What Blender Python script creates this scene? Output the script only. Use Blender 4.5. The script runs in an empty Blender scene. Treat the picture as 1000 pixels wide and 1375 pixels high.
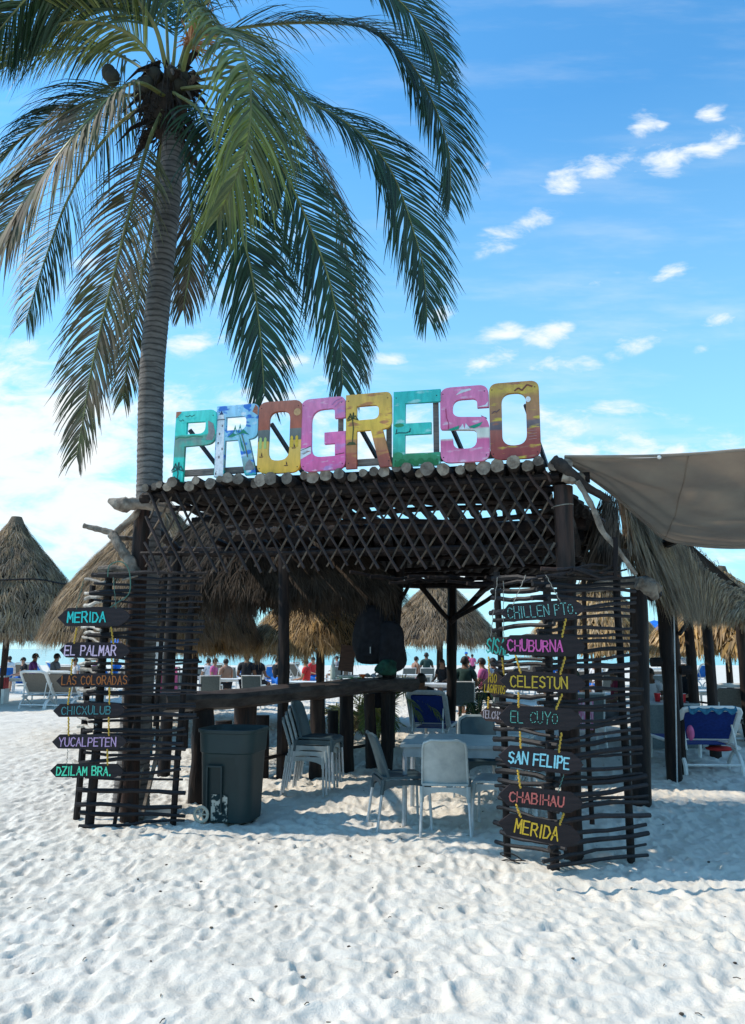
import bpy, bmesh, math, random
import numpy as np
from mathutils import Vector, Matrix
R = math.radians
random.seed(7); RNG = np.random.default_rng(7)
sc = bpy.context.scene
COL = sc.collection

# ------------------------------------------------------------------ camera, light, exposure
CAMH, PITCH, F = 1.65, R(10.4), 1000.0
cam_d = bpy.data.cameras.new('camera'); cam = bpy.data.objects.new('camera', cam_d); COL.objects.link(cam)
cam.location = (0, 0, CAMH); cam.rotation_euler = (R(90) + PITCH, 0, 0)
cam_d.sensor_width = 36; cam_d.lens = 36 * F / 1375; cam_d.clip_end = 20000; cam_d.clip_start = 0.05
sc.camera = cam
sc.view_settings.view_transform = 'Standard'; sc.view_settings.look = 'None'
sc.view_settings.exposure = 0.06; sc.view_settings.gamma = 1.0; sc.view_settings.use_curve_mapping = False
sc.cycles.use_denoising = True
sc.cycles.max_bounces = 8; sc.cycles.transparent_max_bounces = 8

SUN_EL = 47.0
sdir = Vector((-0.99, 0.10, 0)).normalized() * math.cos(R(SUN_EL)) + Vector((0, 0, math.sin(R(SUN_EL))))   # towards the sun
sd = bpy.data.lights.new('sun', 'SUN'); sd.energy = 4.2; sd.angle = R(0.53); sd.color = (1.0, 0.915, 0.79)
sun = bpy.data.objects.new('sun', sd); COL.objects.link(sun)
sun.rotation_euler = sdir.to_track_quat('Z', 'Y').to_euler(); sun.location = (0, 0, 30)


def ab(px, py):
    u = (px - 500) / F; v = (687.5 - py) / F
    den = math.cos(PITCH) - math.sin(PITCH) * v
    return u / den, (math.sin(PITCH) + math.cos(PITCH) * v) / den


def P(px, py, Y):          # point at depth Y seen at a place in the photograph
    a, b = ab(px, py)
    return Vector((a * Y, Y, CAMH + b * Y))


def G(px, py):             # ground point
    a, b = ab(px, py)
    Y = CAMH / -b
    return Vector((a * Y, Y, 0))


def X(px, Y, z=1.0):       # x of column px at depth Y, height z
    # invert for v
    b = (z - CAMH) / Y
    v = math.tan(math.atan(b) - PITCH)
    return (px - 500) / F * Y / (math.cos(PITCH) - math.sin(PITCH) * v)


# ------------------------------------------------------------------ world: sky with clouds
w = bpy.data.worlds.new('World'); sc.world = w; w.use_nodes = True
nt = w.node_tree; N = nt.nodes; L = nt.links; N.clear()
def nd(t, **k):
    n = N.new(t)
    for a, b in k.items(): setattr(n, a, b)
    return n
out = nd('ShaderNodeOutputWorld'); bg = nd('ShaderNodeBackground'); L.new(bg.outputs[0], out.inputs[0])
bg.inputs[1].default_value = 0.118
sky = nd('ShaderNodeTexSky'); sky.sky_type = 'NISHITA'; sky.sun_disc = False
sky.sun_elevation = R(SUN_EL); sky.sun_rotation = math.atan2(sdir.x, sdir.y)
sky.altitude = 0; sky.air_density = 1.0; sky.dust_density = 0.25; sky.ozone_density = 1.6
tc = nd('ShaderNodeTexCoord')
sep = nd('ShaderNodeSeparateXYZ'); L.new(tc.outputs['Generated'], sep.inputs[0])
def m(op, a, b=None, c=None, clamp=False):
    n = nd('ShaderNodeMath', operation=op, use_clamp=clamp)
    for i, q in enumerate((a, b, c)):
        if q is None: continue
        if isinstance(q, (int, float)): n.inputs[i].default_value = q
        else: L.new(q, n.inputs[i])
    return n.outputs[0]
def mr(val, a, b, c, d, smooth=True):
    n = nd('ShaderNodeMapRange'); n.interpolation_type = 'SMOOTHSTEP' if smooth else 'LINEAR'
    L.new(val, n.inputs['Value'])
    for k, q in zip(('From Min', 'From Max', 'To Min', 'To Max'), (a, b, c, d)): n.inputs[k].default_value = q
    return n.outputs[0]
yy = m('MAXIMUM', sep.outputs[1], 0.08)
ca = m('DIVIDE', sep.outputs[0], yy); cb = m('DIVIDE', sep.outputs[2], yy)
comb = nd('ShaderNodeCombineXYZ'); L.new(ca, comb.inputs[0]); L.new(cb, comb.inputs[1])
blobs = [  # px, py, rx, ry, angle, strength
    (790, 232, 60, 18, 24, 1), (925, 205, 75, 20, 18, 1), (868, 162, 26, 18, 30, .8), (955, 155, 22, 12, 30, .7),
    (690, 308, 55, 16, 30, .75), (905, 363, 28, 8, 22, .8), (814, 376, 20, 7, 15, .5), (763, 380, 10, 6, 30, .5),
    (968, 427, 22, 9, 8, .9), (672, 447, 28, 11, 14, .9), (735, 452, 30, 15, 14, .95), (660, 485, 40, 14, 14, .8), (765, 487, 46, 11, 5, .8),
    (845, 462, 44, 11, 18, .8), (260, 462, 40, 14, 20, .9), (390, 485, 28, 12, 10, .9), (520, 482, 34, 9, 12, .7), (592, 423, 18, 12, 10, .7),
    (120, 352, 22, 12, 20, .8), (75, 370, 22, 12, 20, .5), (650, 225, 10, 12, 60, .5), (25, 600, 200, 95, -8, 1.5), (110, 690, 230, 80, 0, 1.3),
    (350, 570, 120, 50, 5, .9), (500, 600, 120, 40, 0, .9), (800, 572, 95, 24, -3, .95), (880, 612, 190, 26, 0, .9), (30, 760, 200, 60, 0, .9), (945, 465, 14, 6, 30, .5),
    (240, 560, 70, 40, 0, .8), (600, 780, 140, 60, 0, .8), (950, 760, 90, 40, 0, .5), (340, 350, 60, 26, 40, .6)]
acc = None
for (px, py, rx, ry, an, st) in blobs:
    a0, b0 = ab(px, py)
    mp = nd('ShaderNodeMapping'); mp.vector_type = 'TEXTURE'
    L.new(comb.outputs[0], mp.inputs[0])
    mp.inputs['Location'].default_value = (a0, b0, 0); mp.inputs['Rotation'].default_value = (0, 0, R(an))
    mp.inputs['Scale'].default_value = (rx / F * 1.7, ry / F * 1.9, 1)
    ln = nd('ShaderNodeVectorMath', operation='LENGTH'); L.new(mp.outputs[0], ln.inputs[0])
    v_ = m('MULTIPLY', mr(ln.outputs['Value'], 1.15, 0.0, 0, 1), st)
    acc = v_ if acc is None else m('MAXIMUM', acc, v_)
# elsewhere in the sky: the same scattered clouds from noise
dz = m('ADD', m('MAXIMUM', sep.outputs[2], 0.0), 0.14)
c2 = nd('ShaderNodeCombineXYZ'); L.new(m('DIVIDE', sep.outputs[0], dz), c2.inputs[0]); L.new(m('DIVIDE', sep.outputs[1], dz), c2.inputs[1])
n0 = nd('ShaderNodeTexNoise'); L.new(c2.outputs[0], n0.inputs['Vector']); n0.inputs['Scale'].default_value = 1.1; n0.inputs['Detail'].default_value = 5
gen = m('MULTIPLY', mr(n0.outputs[0], 0.50, 0.72, 0, .9), mr(sep.outputs[1], 0.35, 0.15, 0, 1))
acc = m('MAXIMUM', acc, gen)
# ragged detail
mpd = nd('ShaderNodeMapping'); L.new(comb.outputs[0], mpd.inputs[0]); mpd.inputs['Rotation'].default_value = (0, 0, R(-22)); mpd.inputs['Scale'].default_value = (0.62, 1.35, 1)
nz = nd('ShaderNodeTexNoise'); L.new(mpd.outputs[0], nz.inputs['Vector']); nz.inputs['Scale'].default_value = 19; nz.inputs['Detail'].default_value = 7; nz.inputs['Roughness'].default_value = .62; nz.inputs['Distortion'].default_value = .35
mpe = nd('ShaderNodeMapping'); L.new(comb.outputs[0], mpe.inputs[0]); mpe.inputs['Rotation'].default_value = (0, 0, R(-15)); mpe.inputs['Scale'].default_value = (0.35, 1.6, 1)
nw = nd('ShaderNodeTexNoise'); L.new(mpe.outputs[0], nw.inputs['Vector']); nw.inputs['Scale'].default_value = 7; nw.inputs['Detail'].default_value = 6; nw.inputs['Roughness'].default_value = .6
dens = m('ADD', m('MULTIPLY', acc, 1.0), m('MULTIPLY', m('SUBTRACT', nz.outputs[0], 0.5), 3.9))
dens = m('MULTIPLY', mr(dens, 0.15, 1.45, 0, 1.0), mr(acc, 0.0, .25, 0, 1))
wisp = m('MULTIPLY', mr(nw.outputs[0], 0.46, 0.74, 0, .75), mr(cb, 0.75, 0.02, .25, 1))
dens = m('MAXIMUM', dens, m('MULTIPLY', wisp, .85))
tint = nd('ShaderNodeMix', data_type='RGBA', blend_type='MULTIPLY'); tint.inputs[0].default_value = 1
L.new(sky.outputs[0], tint.inputs[6]); tint.inputs[7].default_value = (.95, 2.06, 2.45, 1)
# thin bright air towards the horizon, all the way round
hz = nd('ShaderNodeMix', data_type='RGBA'); L.new(tint.outputs[2], hz.inputs[6]); hz.inputs[7].default_value = (4.3, 7.7, 9.2, 1)
L.new(mr(sep.outputs[2], 0.62, 0.0, 0.0, .85, False), hz.inputs[0])
cm = nd('ShaderNodeMix', data_type='RGBA'); L.new(dens, cm.inputs[0]); L.new(hz.outputs[2], cm.inputs[6]); cm.inputs[7].default_value = (8.0, 8.5, 8.7, 1)
L.new(cm.outputs[2], bg.inputs[0])

# ------------------------------------------------------------------ materials
def mat(name, c1, c2=None, rough=.8, scale=6, bump=.0, stretch=(1, 1, 1), rnd=.0, island=.0, detail=5, spec=.3, metal=0, trans=0, bscale=None, thresh=(.35, .65), c3=None):
    M_ = bpy.data.materials.new(name); M_.use_nodes = True
    t = M_.node_tree; n = t.nodes; l = t.links
    b = n['Principled BSDF']; b.inputs['Roughness'].default_value = rough; b.inputs['Metallic'].default_value = metal
    b.inputs['Specular IOR Level'].default_value = spec
    c2 = c2 or tuple(x * .7 for x in c1)
    tcn = n.new('ShaderNodeTexCoord'); mp = n.new('ShaderNodeMapping'); l.new(tcn.outputs['Object'], mp.inputs[0]); mp.inputs['Scale'].default_value = stretch
    nz = n.new('ShaderNodeTexNoise'); nz.inputs['Scale'].default_value = scale; nz.inputs['Detail'].default_value = detail; nz.inputs['Roughness'].default_value = .6
    l.new(mp.outputs[0], nz.inputs['Vector'])
    cr = n.new('ShaderNodeValToRGB'); l.new(nz.outputs[0], cr.inputs[0])
    cr.color_ramp.elements[0].position = thresh[0]; cr.color_ramp.elements[1].position = thresh[1]
    cr.color_ramp.elements[0].color = (*c1, 1); cr.color_ramp.elements[1].color = (*c2, 1)
    if c3: e = cr.color_ramp.elements.new((thresh[0] + thresh[1]) / 2 + .05); e.color = (*c3, 1)
    col = cr.outputs[0]
    if rnd or island:
        hs = n.new('ShaderNodeHueSaturation'); l.new(col, hs.inputs['Color'])
        if island:
            g = n.new('ShaderNodeNewGeometry'); src = g.outputs['Random Per Island']; amp = island
        else:
            g = n.new('ShaderNodeObjectInfo'); src = g.outputs['Random']; amp = rnd
        r1 = n.new('ShaderNodeMapRange'); l.new(src, r1.inputs[0]); r1.inputs[3].default_value = 1 - amp; r1.inputs[4].default_value = 1 + amp
        l.new(r1.outputs[0], hs.inputs['Value'])
        m3 = n.new('ShaderNodeMath'); m3.operation = 'FRACT'; m4 = n.new('ShaderNodeMath'); m4.operation = 'MULTIPLY'; m4.inputs[1].default_value = 7.31
        l.new(src, m4.inputs[0]); l.new(m4.outputs[0], m3.inputs[0])
        r2 = n.new('ShaderNodeMapRange'); l.new(m3.outputs[0], r2.inputs[0]); r2.inputs[3].default_value = 1 - amp * .5; r2.inputs[4].default_value = 1 + amp * .3
        l.new(r2.outputs[0], hs.inputs['Saturation']); col = hs.outputs[0]
    l.new(col, b.inputs['Base Color'])
    if bump:
        bz = n.new('ShaderNodeTexNoise'); bz.inputs['Scale'].default_value = bscale or scale * 4; bz.inputs['Detail'].default_value = 6; l.new(mp.outputs[0], bz.inputs['Vector'])
        bp = n.new('ShaderNodeBump'); bp.inputs['Strength'].default_value = bump; bp.inputs['Distance'].default_value = .01
        l.new(bz.outputs[0], bp.inputs['Height']); l.new(bp.outputs[0], b.inputs['Normal'])
    if trans:
        tr = n.new('ShaderNodeBsdfTranslucent'); l.new(col, tr.inputs[0]); mx = n.new('ShaderNodeMixShader'); mx.inputs[0].default_value = trans
        l.new(b.outputs[0], mx.inputs[1]); l.new(tr.outputs[0], mx.inputs[2]); l.new(mx.outputs[0], n['Material Output'].inputs[0])
    return M_

MT = {}
MT['stain'] = mat('dark_stained_wood', (.008, .006, .007), (.042, .027, .020), .7, 10, .9, (1, 1, .16), rnd=.35, spec=.2, thresh=(.42,.72))
MT['stick'] = mat('dark_stick_wood', (.008, .008, .011), (.022, .018, .018), .6, 12, .5, rnd=.45, spec=.3)
MT['red_post'] = mat('reddish_brown_post', (.060, .028, .019), (.012, .008, .007), .7, 9, .9, (2, 2, .2), rnd=.2)
MT['log'] = mat('weathered_log', (.035, .026, .021), (.012, .009, .008), .9, 9, .8, rnd=.35)
MT['cut'] = mat('sawn_log_end', (.27, .22, .17), (.11, .08, .06), .85, 14, .5, rnd=.35)
MT['drift'] = mat('grey_driftwood', (.30, .25, .20), (.09, .07, .055), .85, 9, 1.0, (1, 1, 1), rnd=.2)
MT['tan_stick'] = mat('bare_tan_stick', (.17, .12, .085), (.05, .035, .025), .8, 14, .4, rnd=.35)
MT['lat_stick'] = mat('brown_lattice_stick', (.045, .025, .020), (.016, .010, .009), .6, 14, .4, rnd=.4)
MT['litstick'] = mat('sunlit_stick', (.42, .38, .33), (.2, .17, .14), .85, 14, .5, rnd=.3)  # pale tone puts sunlight on the left-face sticks into their colour
MT['thatch'] = mat('weathered_thatch', (.42, .30, .18), (.22, .16, .105), .9, 1.6, 0, island=.55, trans=.35, spec=.15)
MT['thatch_gold'] = mat('golden_thatch', (.62, .44, .22), (.40, .27, .14), .85, 3, 0, island=.5, trans=.4, spec=.15)
MT['thatch_shaded'] = mat('shaded_thatch', (.085, .062, .045), (.04, .03, .023), .9, 3, 0, island=.5, trans=.05, spec=.15)  # darker copy of the thatch, shade under the roofs put into its colour
MT['cap'] = mat('bound_thatch_cap', (.20, .15, .10), (.07, .05, .035), .95, 26, 1.0, (3, 3, .5))
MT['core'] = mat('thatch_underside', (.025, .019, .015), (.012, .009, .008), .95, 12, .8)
MT['metal'] = mat('dull_aluminium', (.50, .52, .53), (.38, .40, .41), .45, 20, .05, rnd=.08, metal=.35, spec=.5)
MT['plastic'] = mat('grey_plastic', (.38, .41, .395), (.26, .295, .29), .5, 7, .12, rnd=.12, spec=.4, detail=9)
MT['plastic_dark'] = mat('dark_grey_green_plastic', (.035, .065, .075), (.025, .045, .055), .45, 8, .1, rnd=.1, spec=.4)
MT['table_top'] = mat('grey_blue_table_plastic', (.30, .345, .35), (.20, .25, .26), .4, 5, .1, rnd=.05, spec=.5)
MT['white'] = mat('white_resin', (.74, .73, .70), (.55, .54, .51), .45, 5, .05, rnd=.08, spec=.45)
MT['sling'] = mat('grey_sling_fabric', (.14, .165, .165), (.10, .12, .12), .9, 40, .1, rnd=.1)
MT['taupe'] = mat('taupe_sling_fabric', (.20, .17, .14), (.14, .12, .10), .9, 40, .1, rnd=.1)
MT['blue'] = mat('navy_blue_sling', (.008, .03, .19), (.006, .02, .12), .8, 30, .1)
MT['ltblue'] = mat('bright_blue_fabric', (.01, .17, .60), (.01, .10, .42), .8, 4, .1)
MT['teal'] = mat('teal_towel', (.04, .18, .27), (.02, .09, .16), .95, 30, .4)
MT['pink'] = mat('pink_fabric', (.58, .13, .28), (.42, .09, .2), .9, 9, .1)
MT['red'] = mat('red_plastic', (.62, .02, .03), (.45, .015, .02), .4, 9, 0)
MT['maroon'] = mat('maroon_fabric', (.22, .02, .05), (.13, .01, .03), .9, 9, .1)
MT['black'] = mat('black_fabric', (.006, .006, .009), (.014, .015, .02), .85, 12, .2)
MT['bag_green'] = mat('green_fabric', (.012, .07, .045), (.004, .02, .015), .8, 8, .2)
MT['bin'] = mat('dark_green_bin_plastic', (.006, .020, .023), (.012, .033, .034), .5, 3, .15, detail=9, spec=.4, thresh=(.4, .75))
MT['scuff'] = mat('sandy_scuffs', (.006, .020, .023), (.42, .40, .34), .8, 16, .2, thresh=(.50, .56), detail=9)
MT['wheel'] = mat('beige_plastic_wheel', (.55, .50, .40), (.40, .36, .28), .6, 10, .1)
MT['rope'] = mat('yellow_nylon_rope', (.58, .36, .05), (.38, .22, .03), .8, 60, .4)
MT['twine'] = mat('grey_twine', (.30, .28, .24), (.2, .18, .15), .9, 60, .4)
MT['grrope'] = mat('green_twine', (.10, .22, .17), (.08, .15, .12), .9, 60, .4)
MT['board'] = mat('dark_painted_board', (.012, .008, .010), (.026, .016, .017), .6, 6, .6, (1, 4, 8), rnd=.25)
MT['board2'] = mat('brown_painted_board', (.12, .065, .05), (.07, .04, .032), .6, 6, .5, (1, 4, 8), rnd=.15)
MT['rail'] = mat('grey_timber_rail', (.24, .20, .17), (.13, .11, .10), .8, 6, .4, (.4, 4, 8))
MT['strut'] = mat('dark_strut', (.06, .065, .075), (.035, .038, .045), .6, 8, .2)
MT['tarp'] = mat('brown_shade_cloth', (.44, .37, .30), (.36, .30, .25), .85, 2.2, .25, spec=.2, trans=.55, bscale=90)
MT['trunk'] = mat('palm_trunk_bark', (.20, .18, .165), (.10, .09, .085), .9, 5, .9, (1, 1, 4), bscale=26)
MT['leaf'] = mat('palm_leaflet_green', (.030, .066, .026), (.018, .045, .024), .55, 1.2, 0, island=.45, trans=.25, spec=.5)
MT['leaf_y'] = mat('yellow_green_leaflet', (.20, .23, .055), (.09, .13, .04), .5, 1.2, 0, island=.5, trans=.3, spec=.5)
MT['leaf_b'] = mat('browning_leaflet', (.10, .105, .045), (.17, .125, .08), .75, 1.6, 0, island=.5, trans=.2, spec=.35, thresh=(.42, .58))
MT['rachis'] = mat('palm_rachis', (.20, .22, .07), (.12, .12, .045), .5, 5, .1, rnd=.15)
MT['fibre'] = mat('palm_fibre', (.045, .032, .024), (.02, .014, .011), .95, 14, .8, rnd=.3)
MT['husk'] = mat('palm_boot', (.14, .11, .09), (.05, .04, .033), .85, 12, .6, rnd=.3)
MT['orange_fl'] = mat('orange_palm_flower', (.42, .20, .08), (.30, .12, .05), .8, 12, 0, island=.4)
MT['coco'] = mat('coconut_husk', (.035, .032, .02), (.02, .016, .01), .8, 10, .3)
MT['pebble'] = mat('dark_debris', (.10, .075, .05), (.04, .03, .025), .9, 20, .3, island=.5)
MT['skin'] = mat('tan_skin', (.36, .19, .12), (.30, .15, .09), .55, 6, 0, rnd=.2)
MT['skin2'] = mat('brown_skin', (.17, .085, .05), (.14, .07, .04), .55, 6, 0, rnd=.2)
MT['hair'] = mat('dark_hair', (.012, .009, .008), (.025, .018, .015), .5, 40, .5)
MT['sh_green'] = mat('dark_green_cotton', (.025, .06, .055), (.02, .045, .04), .9, 9, .1)
MT['sh_white'] = mat('white_cotton', (.7, .7, .72), (.6, .6, .62), .9, 9, .1)
MT['sh_purple'] = mat('purple_cotton', (.20, .06, .24), (.14, .04, .18), .9, 9, .1)
MT['sh_grey'] = mat('grey_cotton', (.2, .2, .22), (.15, .15, .17), .9, 9, .1)
MT['sh_red'] = mat('red_cotton', (.6, .04, .04), (.5, .03, .03), .9, 9, .1)
MT['concrete'] = mat('pale_concrete', (.42, .42, .40), (.3, .3, .29), .9, 12, .4)
MT['glass'] = mat('pale_bottle_plastic', (.55, .58, .50), (.45, .48, .42), .2, 8, 0, spec=.5)
MT['menu_green'] = mat('green_print', (.10, .42, .08), (.7, .7, .62), .6, 26, 0, thresh=(.48, .52))
MT['orange'] = mat('orange_plastic', (.75, .13, .03), (.6, .1, .02), .5, 8, 0)
def flat(name, c, rough=.6, v=.12, sc_=30):
    k = 'f_' + name
    if k not in MT: MT[k] = mat(name, c, tuple(x * (1 - v * 2.2) for x in c), rough, sc_, .1)
    return MT[k]

tm = MT['trunk'].node_tree; wv = tm.nodes.new('ShaderNodeTexWave'); wv.wave_type = 'BANDS'; wv.bands_direction = 'Z'
wv.inputs['Scale'].default_value = 4.6; wv.inputs['Distortion'].default_value = 2.2; wv.inputs['Detail'].default_value = 3; wv.inputs['Detail Scale'].default_value = 1.6
tco = [q for q in tm.nodes if q.type == 'TEX_COORD'][0]; tm.links.new(tco.outputs['Object'], wv.inputs['Vector'])
rp = tm.nodes.new('ShaderNodeMapRange'); tm.links.new(wv.outputs['Fac'], rp.inputs[0]); rp.inputs[1].default_value = 0; rp.inputs[2].default_value = .35; rp.inputs[3].default_value = .45; rp.inputs[4].default_value = 1.1
hv = tm.nodes.new('ShaderNodeHueSaturation'); tm.links.new(rp.outputs[0], hv.inputs['Value']); tm.links.new([q for q in tm.nodes if q.type == 'VALTORGB'][0].outputs[0], hv.inputs['Color']); tm.links.new(hv.outputs[0], tm.nodes['Principled BSDF'].inputs['Base Color'])
# ------------------------------------------------------------------ mesh helper
class MB:
    def __init__(s): s.v = []; s.f = []; s.mi = []
    def add(s, vs, fs, mi=0):
        o = len(s.v); s.v.extend([tuple(p) for p in vs]); s.f.extend([tuple(i + o for i in f) for f in fs]); s.mi.extend([mi] * len(fs)); return s
    def box(s, c, size, rot=None, mi=0, bev=0.0):
        hx, hy, hz = size[0] / 2, size[1] / 2, size[2] / 2
        vs = [Vector((a, b, d)) for a in (-hx, hx) for b in (-hy, hy) for d in (-hz, hz)]
        if rot is not None: vs = [rot @ p for p in vs]
        vs = [p + Vector(c) for p in vs]
        return s.add(vs, [(0, 1, 3, 2), (4, 6, 7, 5), (0, 4, 5, 1), (2, 3, 7, 6), (0, 2, 6, 4), (1, 5, 7, 3)], mi)
    def tube(s, pts, rad, n=8, cap=True, mi=0, capmi=None, wob=0.0, flat_=1.0):
        pts = [Vector(p) for p in pts]
        if isinstance(rad, (int, float)): rad = [rad] * len(pts)
        vs = []; T0 = (pts[1] - pts[0]).normalized()
        ref = Vector((0, 0, 1)) if abs(T0.z) < .9 else Vector((1, 0, 0))
        A = T0.cross(ref).normalized()
        for i, p in enumerate(pts):
            T = (pts[min(i + 1, len(pts) - 1)] - pts[max(i - 1, 0)]).normalized()
            A = (A - T * A.dot(T)).normalized(); B = T.cross(A)
            for k in range(n):
                an = 2 * math.pi * k / n; r = rad[i] * (1 + (random.uniform(-wob, wob) if wob else 0))
                vs.append(p + A * math.cos(an) * r + B * math.sin(an) * r * flat_)
        fs = []
        for i in range(len(pts) - 1):
            for k in range(n):
                fs.append((i * n + k, i * n + (k + 1) % n, (i + 1) * n + (k + 1) % n, (i + 1) * n + k))
        s.add(vs, fs, mi)
        if cap:
            o = len(s.v) - len(vs); cmi = mi if capmi is None else capmi
            s.f.append(tuple(o + k for k in range(n - 1, -1, -1))); s.mi.append(cmi)
            b0 = o + (len(pts) - 1) * n; s.f.append(tuple(b0 + k for k in range(n))); s.mi.append(cmi)
        return s
    def lathe(s, prof, c=(0, 0, 0), n=20, mi=0):
        c = Vector(c); vs = []
        for r, z in prof:
            for k in range(n):
                a = 2 * math.pi * k / n; vs.append(c + Vector((r * math.cos(a), r * math.sin(a), z)))
        fs = [(i * n + k, i * n + (k + 1) % n, (i + 1) * n + (k + 1) % n, (i + 1) * n + k) for i in range(len(prof) - 1) for k in range(n)]
        return s.add(vs, fs, mi)
    def ball(s, c, r, n=12, k=8, mi=0, rot=None, z0=-1.0):
        c = Vector(c); r = Vector(r) if not isinstance(r, (int, float)) else Vector((r, r, r)); vs = []
        t0 = math.asin(z0)
        for i in range(k + 1):
            t = t0 + (math.pi / 2 - t0) * i / k
            for j in range(n):
                a = 2 * math.pi * j / n; p = Vector((math.cos(t) * math.cos(a) * r.x, math.cos(t) * math.sin(a) * r.y, math.sin(t) * r.z))
                if rot is not None: p = rot @ p
                vs.append(c + p)
        fs = [(i * n + j, i * n + (j + 1) % n, (i + 1) * n + (j + 1) % n, (i + 1) * n + j) for i in range(k) for j in range(n)]
        return s.add(vs, fs, mi)
    def sheet(s, fn, nu, nv, th=0.0, mi=0):       # grid surface with thickness along local normal
        g = [[Vector(fn(i / nu, j / nv)) for i in range(nu + 1)] for j in range(nv + 1)]
        W = nu + 1; top = [g[j][i] for j in range(nv + 1) for i in range(W)]
        fs = [(j * W + i, j * W + i + 1, (j + 1) * W + i + 1, (j + 1) * W + i) for j in range(nv) for i in range(nu)]
        if th:
            nr = []
            for j in range(nv + 1):
                for i in range(W):
                    a = g[j][min(i + 1, nu)] - g[j][max(i - 1, 0)]; b = g[min(j + 1, nv)][i] - g[max(j - 1, 0)][i]
                    q = a.cross(b); nr.append(q.normalized() if q.length > 1e-9 else Vector((0, 0, 1)))
            bot = [p - q * th for p, q in zip(top, nr)]; o = len(top)
            allf = fs + [tuple(o + k for k in reversed(f)) for f in fs]
            ring = [i for i in range(W)] + [j * W + nu for j in range(1, nv + 1)] + [nv * W + i for i in range(nu - 1, -1, -1)] + [j * W for j in range(nv - 1, 0, -1)]
            for a, b in zip(ring, ring[1:] + ring[:1]): allf.append((b, a, a + o, b + o))
            return s.add(top + bot, allf, mi)
        return s.add(top, fs, mi)
    def prism(s, poly, M_, d, mi=0):             # 2D polygon (x,z) extruded by d along y, through matrix M_
        n = len(poly)
        vs = [M_ @ Vector((x, 0, z)) for x, z in poly] + [M_ @ Vector((x, d, z)) for x, z in poly]
        fs = [tuple(range(n)), tuple(range(2 * n - 1, n - 1, -1))] + [(i, i + n, (i + 1) % n + n, (i + 1) % n) for i in range(n)]
        return s.add(vs, fs, mi)
    def build(s, name, mats, parent=None, smooth=True, angle=40):
        me = bpy.data.meshes.new(name)
        o_ = parent.location if parent is not None else Vector((0, 0, 0))
        me.from_pydata([(x - o_[0], y - o_[1], z - o_[2]) for x, y, z in s.v], [], s.f)
        if not isinstance(mats, (list, tuple)): mats = [mats]
        for q in mats: me.materials.append(q)
        me.polygons.foreach_set('material_index', s.mi)
        if smooth: me.shade_smooth(); me.set_sharp_from_angle(angle=R(angle))
        me.update()
        ob = bpy.data.objects.new(name, me); COL.objects.link(ob)
        if parent is not None: ob.parent = parent
        return ob

def tag(o, label=None, cat=None, group=None, kind=None):
    if label: o['label'] = label
    if cat: o['category'] = cat
    if group: o['group'] = group
    if kind: o['kind'] = kind
    return o
def thing(name, label, cat, loc=(0, 0, 0), rz=0, group=None):
    o = bpy.data.objects.new(name, None); COL.objects.link(o); o.location = Vector(loc); o.rotation_euler = (0, 0, rz); o.empty_display_size = .1
    return tag(o, label, cat, group)
KIDS = {}
def kids(o):
    return [c for c in o.children]
def copy_tree(o, loc=None, rz=None, label=None, group=None, parent=None, scale=None):
    c = o.copy(); COL.objects.link(c)
    if parent is not None: c.parent = parent
    if loc is not None: c.location = Vector(loc)
    if rz is not None: c.rotation_euler = (0, 0, rz)
    if scale is not None: c.scale = (scale,) * 3
    if label: c['label'] = label
    if group: c['group'] = group
    for ch in kids(o): copy_tree(ch, parent=c)
    return c
def catmull(pts, n=6):
    pts = [Vector(p) for p in pts]; q = [pts[0] * 2 - pts[1]] + pts + [pts[-1] * 2 - pts[-2]]; o = []
    for i in range(1, len(q) - 2):
        a, b, c, d = q[i - 1:i + 3]
        for k in range(n):
            t = k / n
            o.append(.5 * ((2 * b) + (c - a) * t + (2 * a - 5 * b + 4 * c - d) * t * t + (3 * b - a - 3 * c + d) * t ** 3))
    o.append(q[-2]); return o
def wig(a, b, n=6, amp=.01, az=None):
    a = Vector(a); b = Vector(b); o = []
    ph = [random.uniform(0, 6.28) for _ in range(4)]
    for i in range(n + 1):
        t = i / n; p = a.lerp(b, t)
        o.append(p + Vector((amp * math.sin(t * 5 + ph[0]) * .6 + random.uniform(-amp, amp) * .4, amp * math.sin(t * 4 + ph[1]), amp * math.sin(t * 6 + ph[2]) + random.uniform(-amp, amp) * .5)))
    return o
def pole(name, m_, a, b, r, parent, amp=.01, taper=.85, n=6, sides=8, cut=None, wob=.06, over=None):
    pts = wig(a, b, n, amp)
    rr = [r * (1 - (1 - taper) * i / n) * random.uniform(.93, 1.07) for i in range(n + 1)]
    mb = MB().tube(pts, rr, sides, wob=wob, capmi=1 if cut else None)
    return mb.build(name, [m_, cut] if cut else m_, parent)

# ------------------------------------------------------------------ sand, sea
H0X, H1X, H0Y, H1Y, HS = -12.0, 12.0, 0.0, 34.0, .015
nx_, ny_ = int((H1X - H0X) / HS), int((H1Y - H0Y) / HS)
def fnoise(lo, hi, ax=1.0):
    fx = np.fft.fftfreq(nx_, HS)[None, :]; fy = np.fft.rfftfreq(ny_, HS)[:, None] if False else np.fft.fftfreq(ny_, HS)[:, None]
    f = np.sqrt((fx * ax) ** 2 + fy ** 2) + 1e-9; wl = 1 / f
    flt = np.where((wl > lo) & (wl < hi), wl ** 1.1, 0)
    z = np.fft.fft2(RNG.standard_normal((ny_, nx_)).astype(np.float32)); r = np.real(np.fft.ifft2(z * flt)); return r / r.std()
HM = .012 * fnoise(.9, 5) - .0135 * np.abs(fnoise(.26, .75, .7)) - .0062 * np.abs(fnoise(.11, .28, .75)) + .0022 * fnoise(.08, .2) + .0016 * fnoise(.04, .1)
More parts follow.
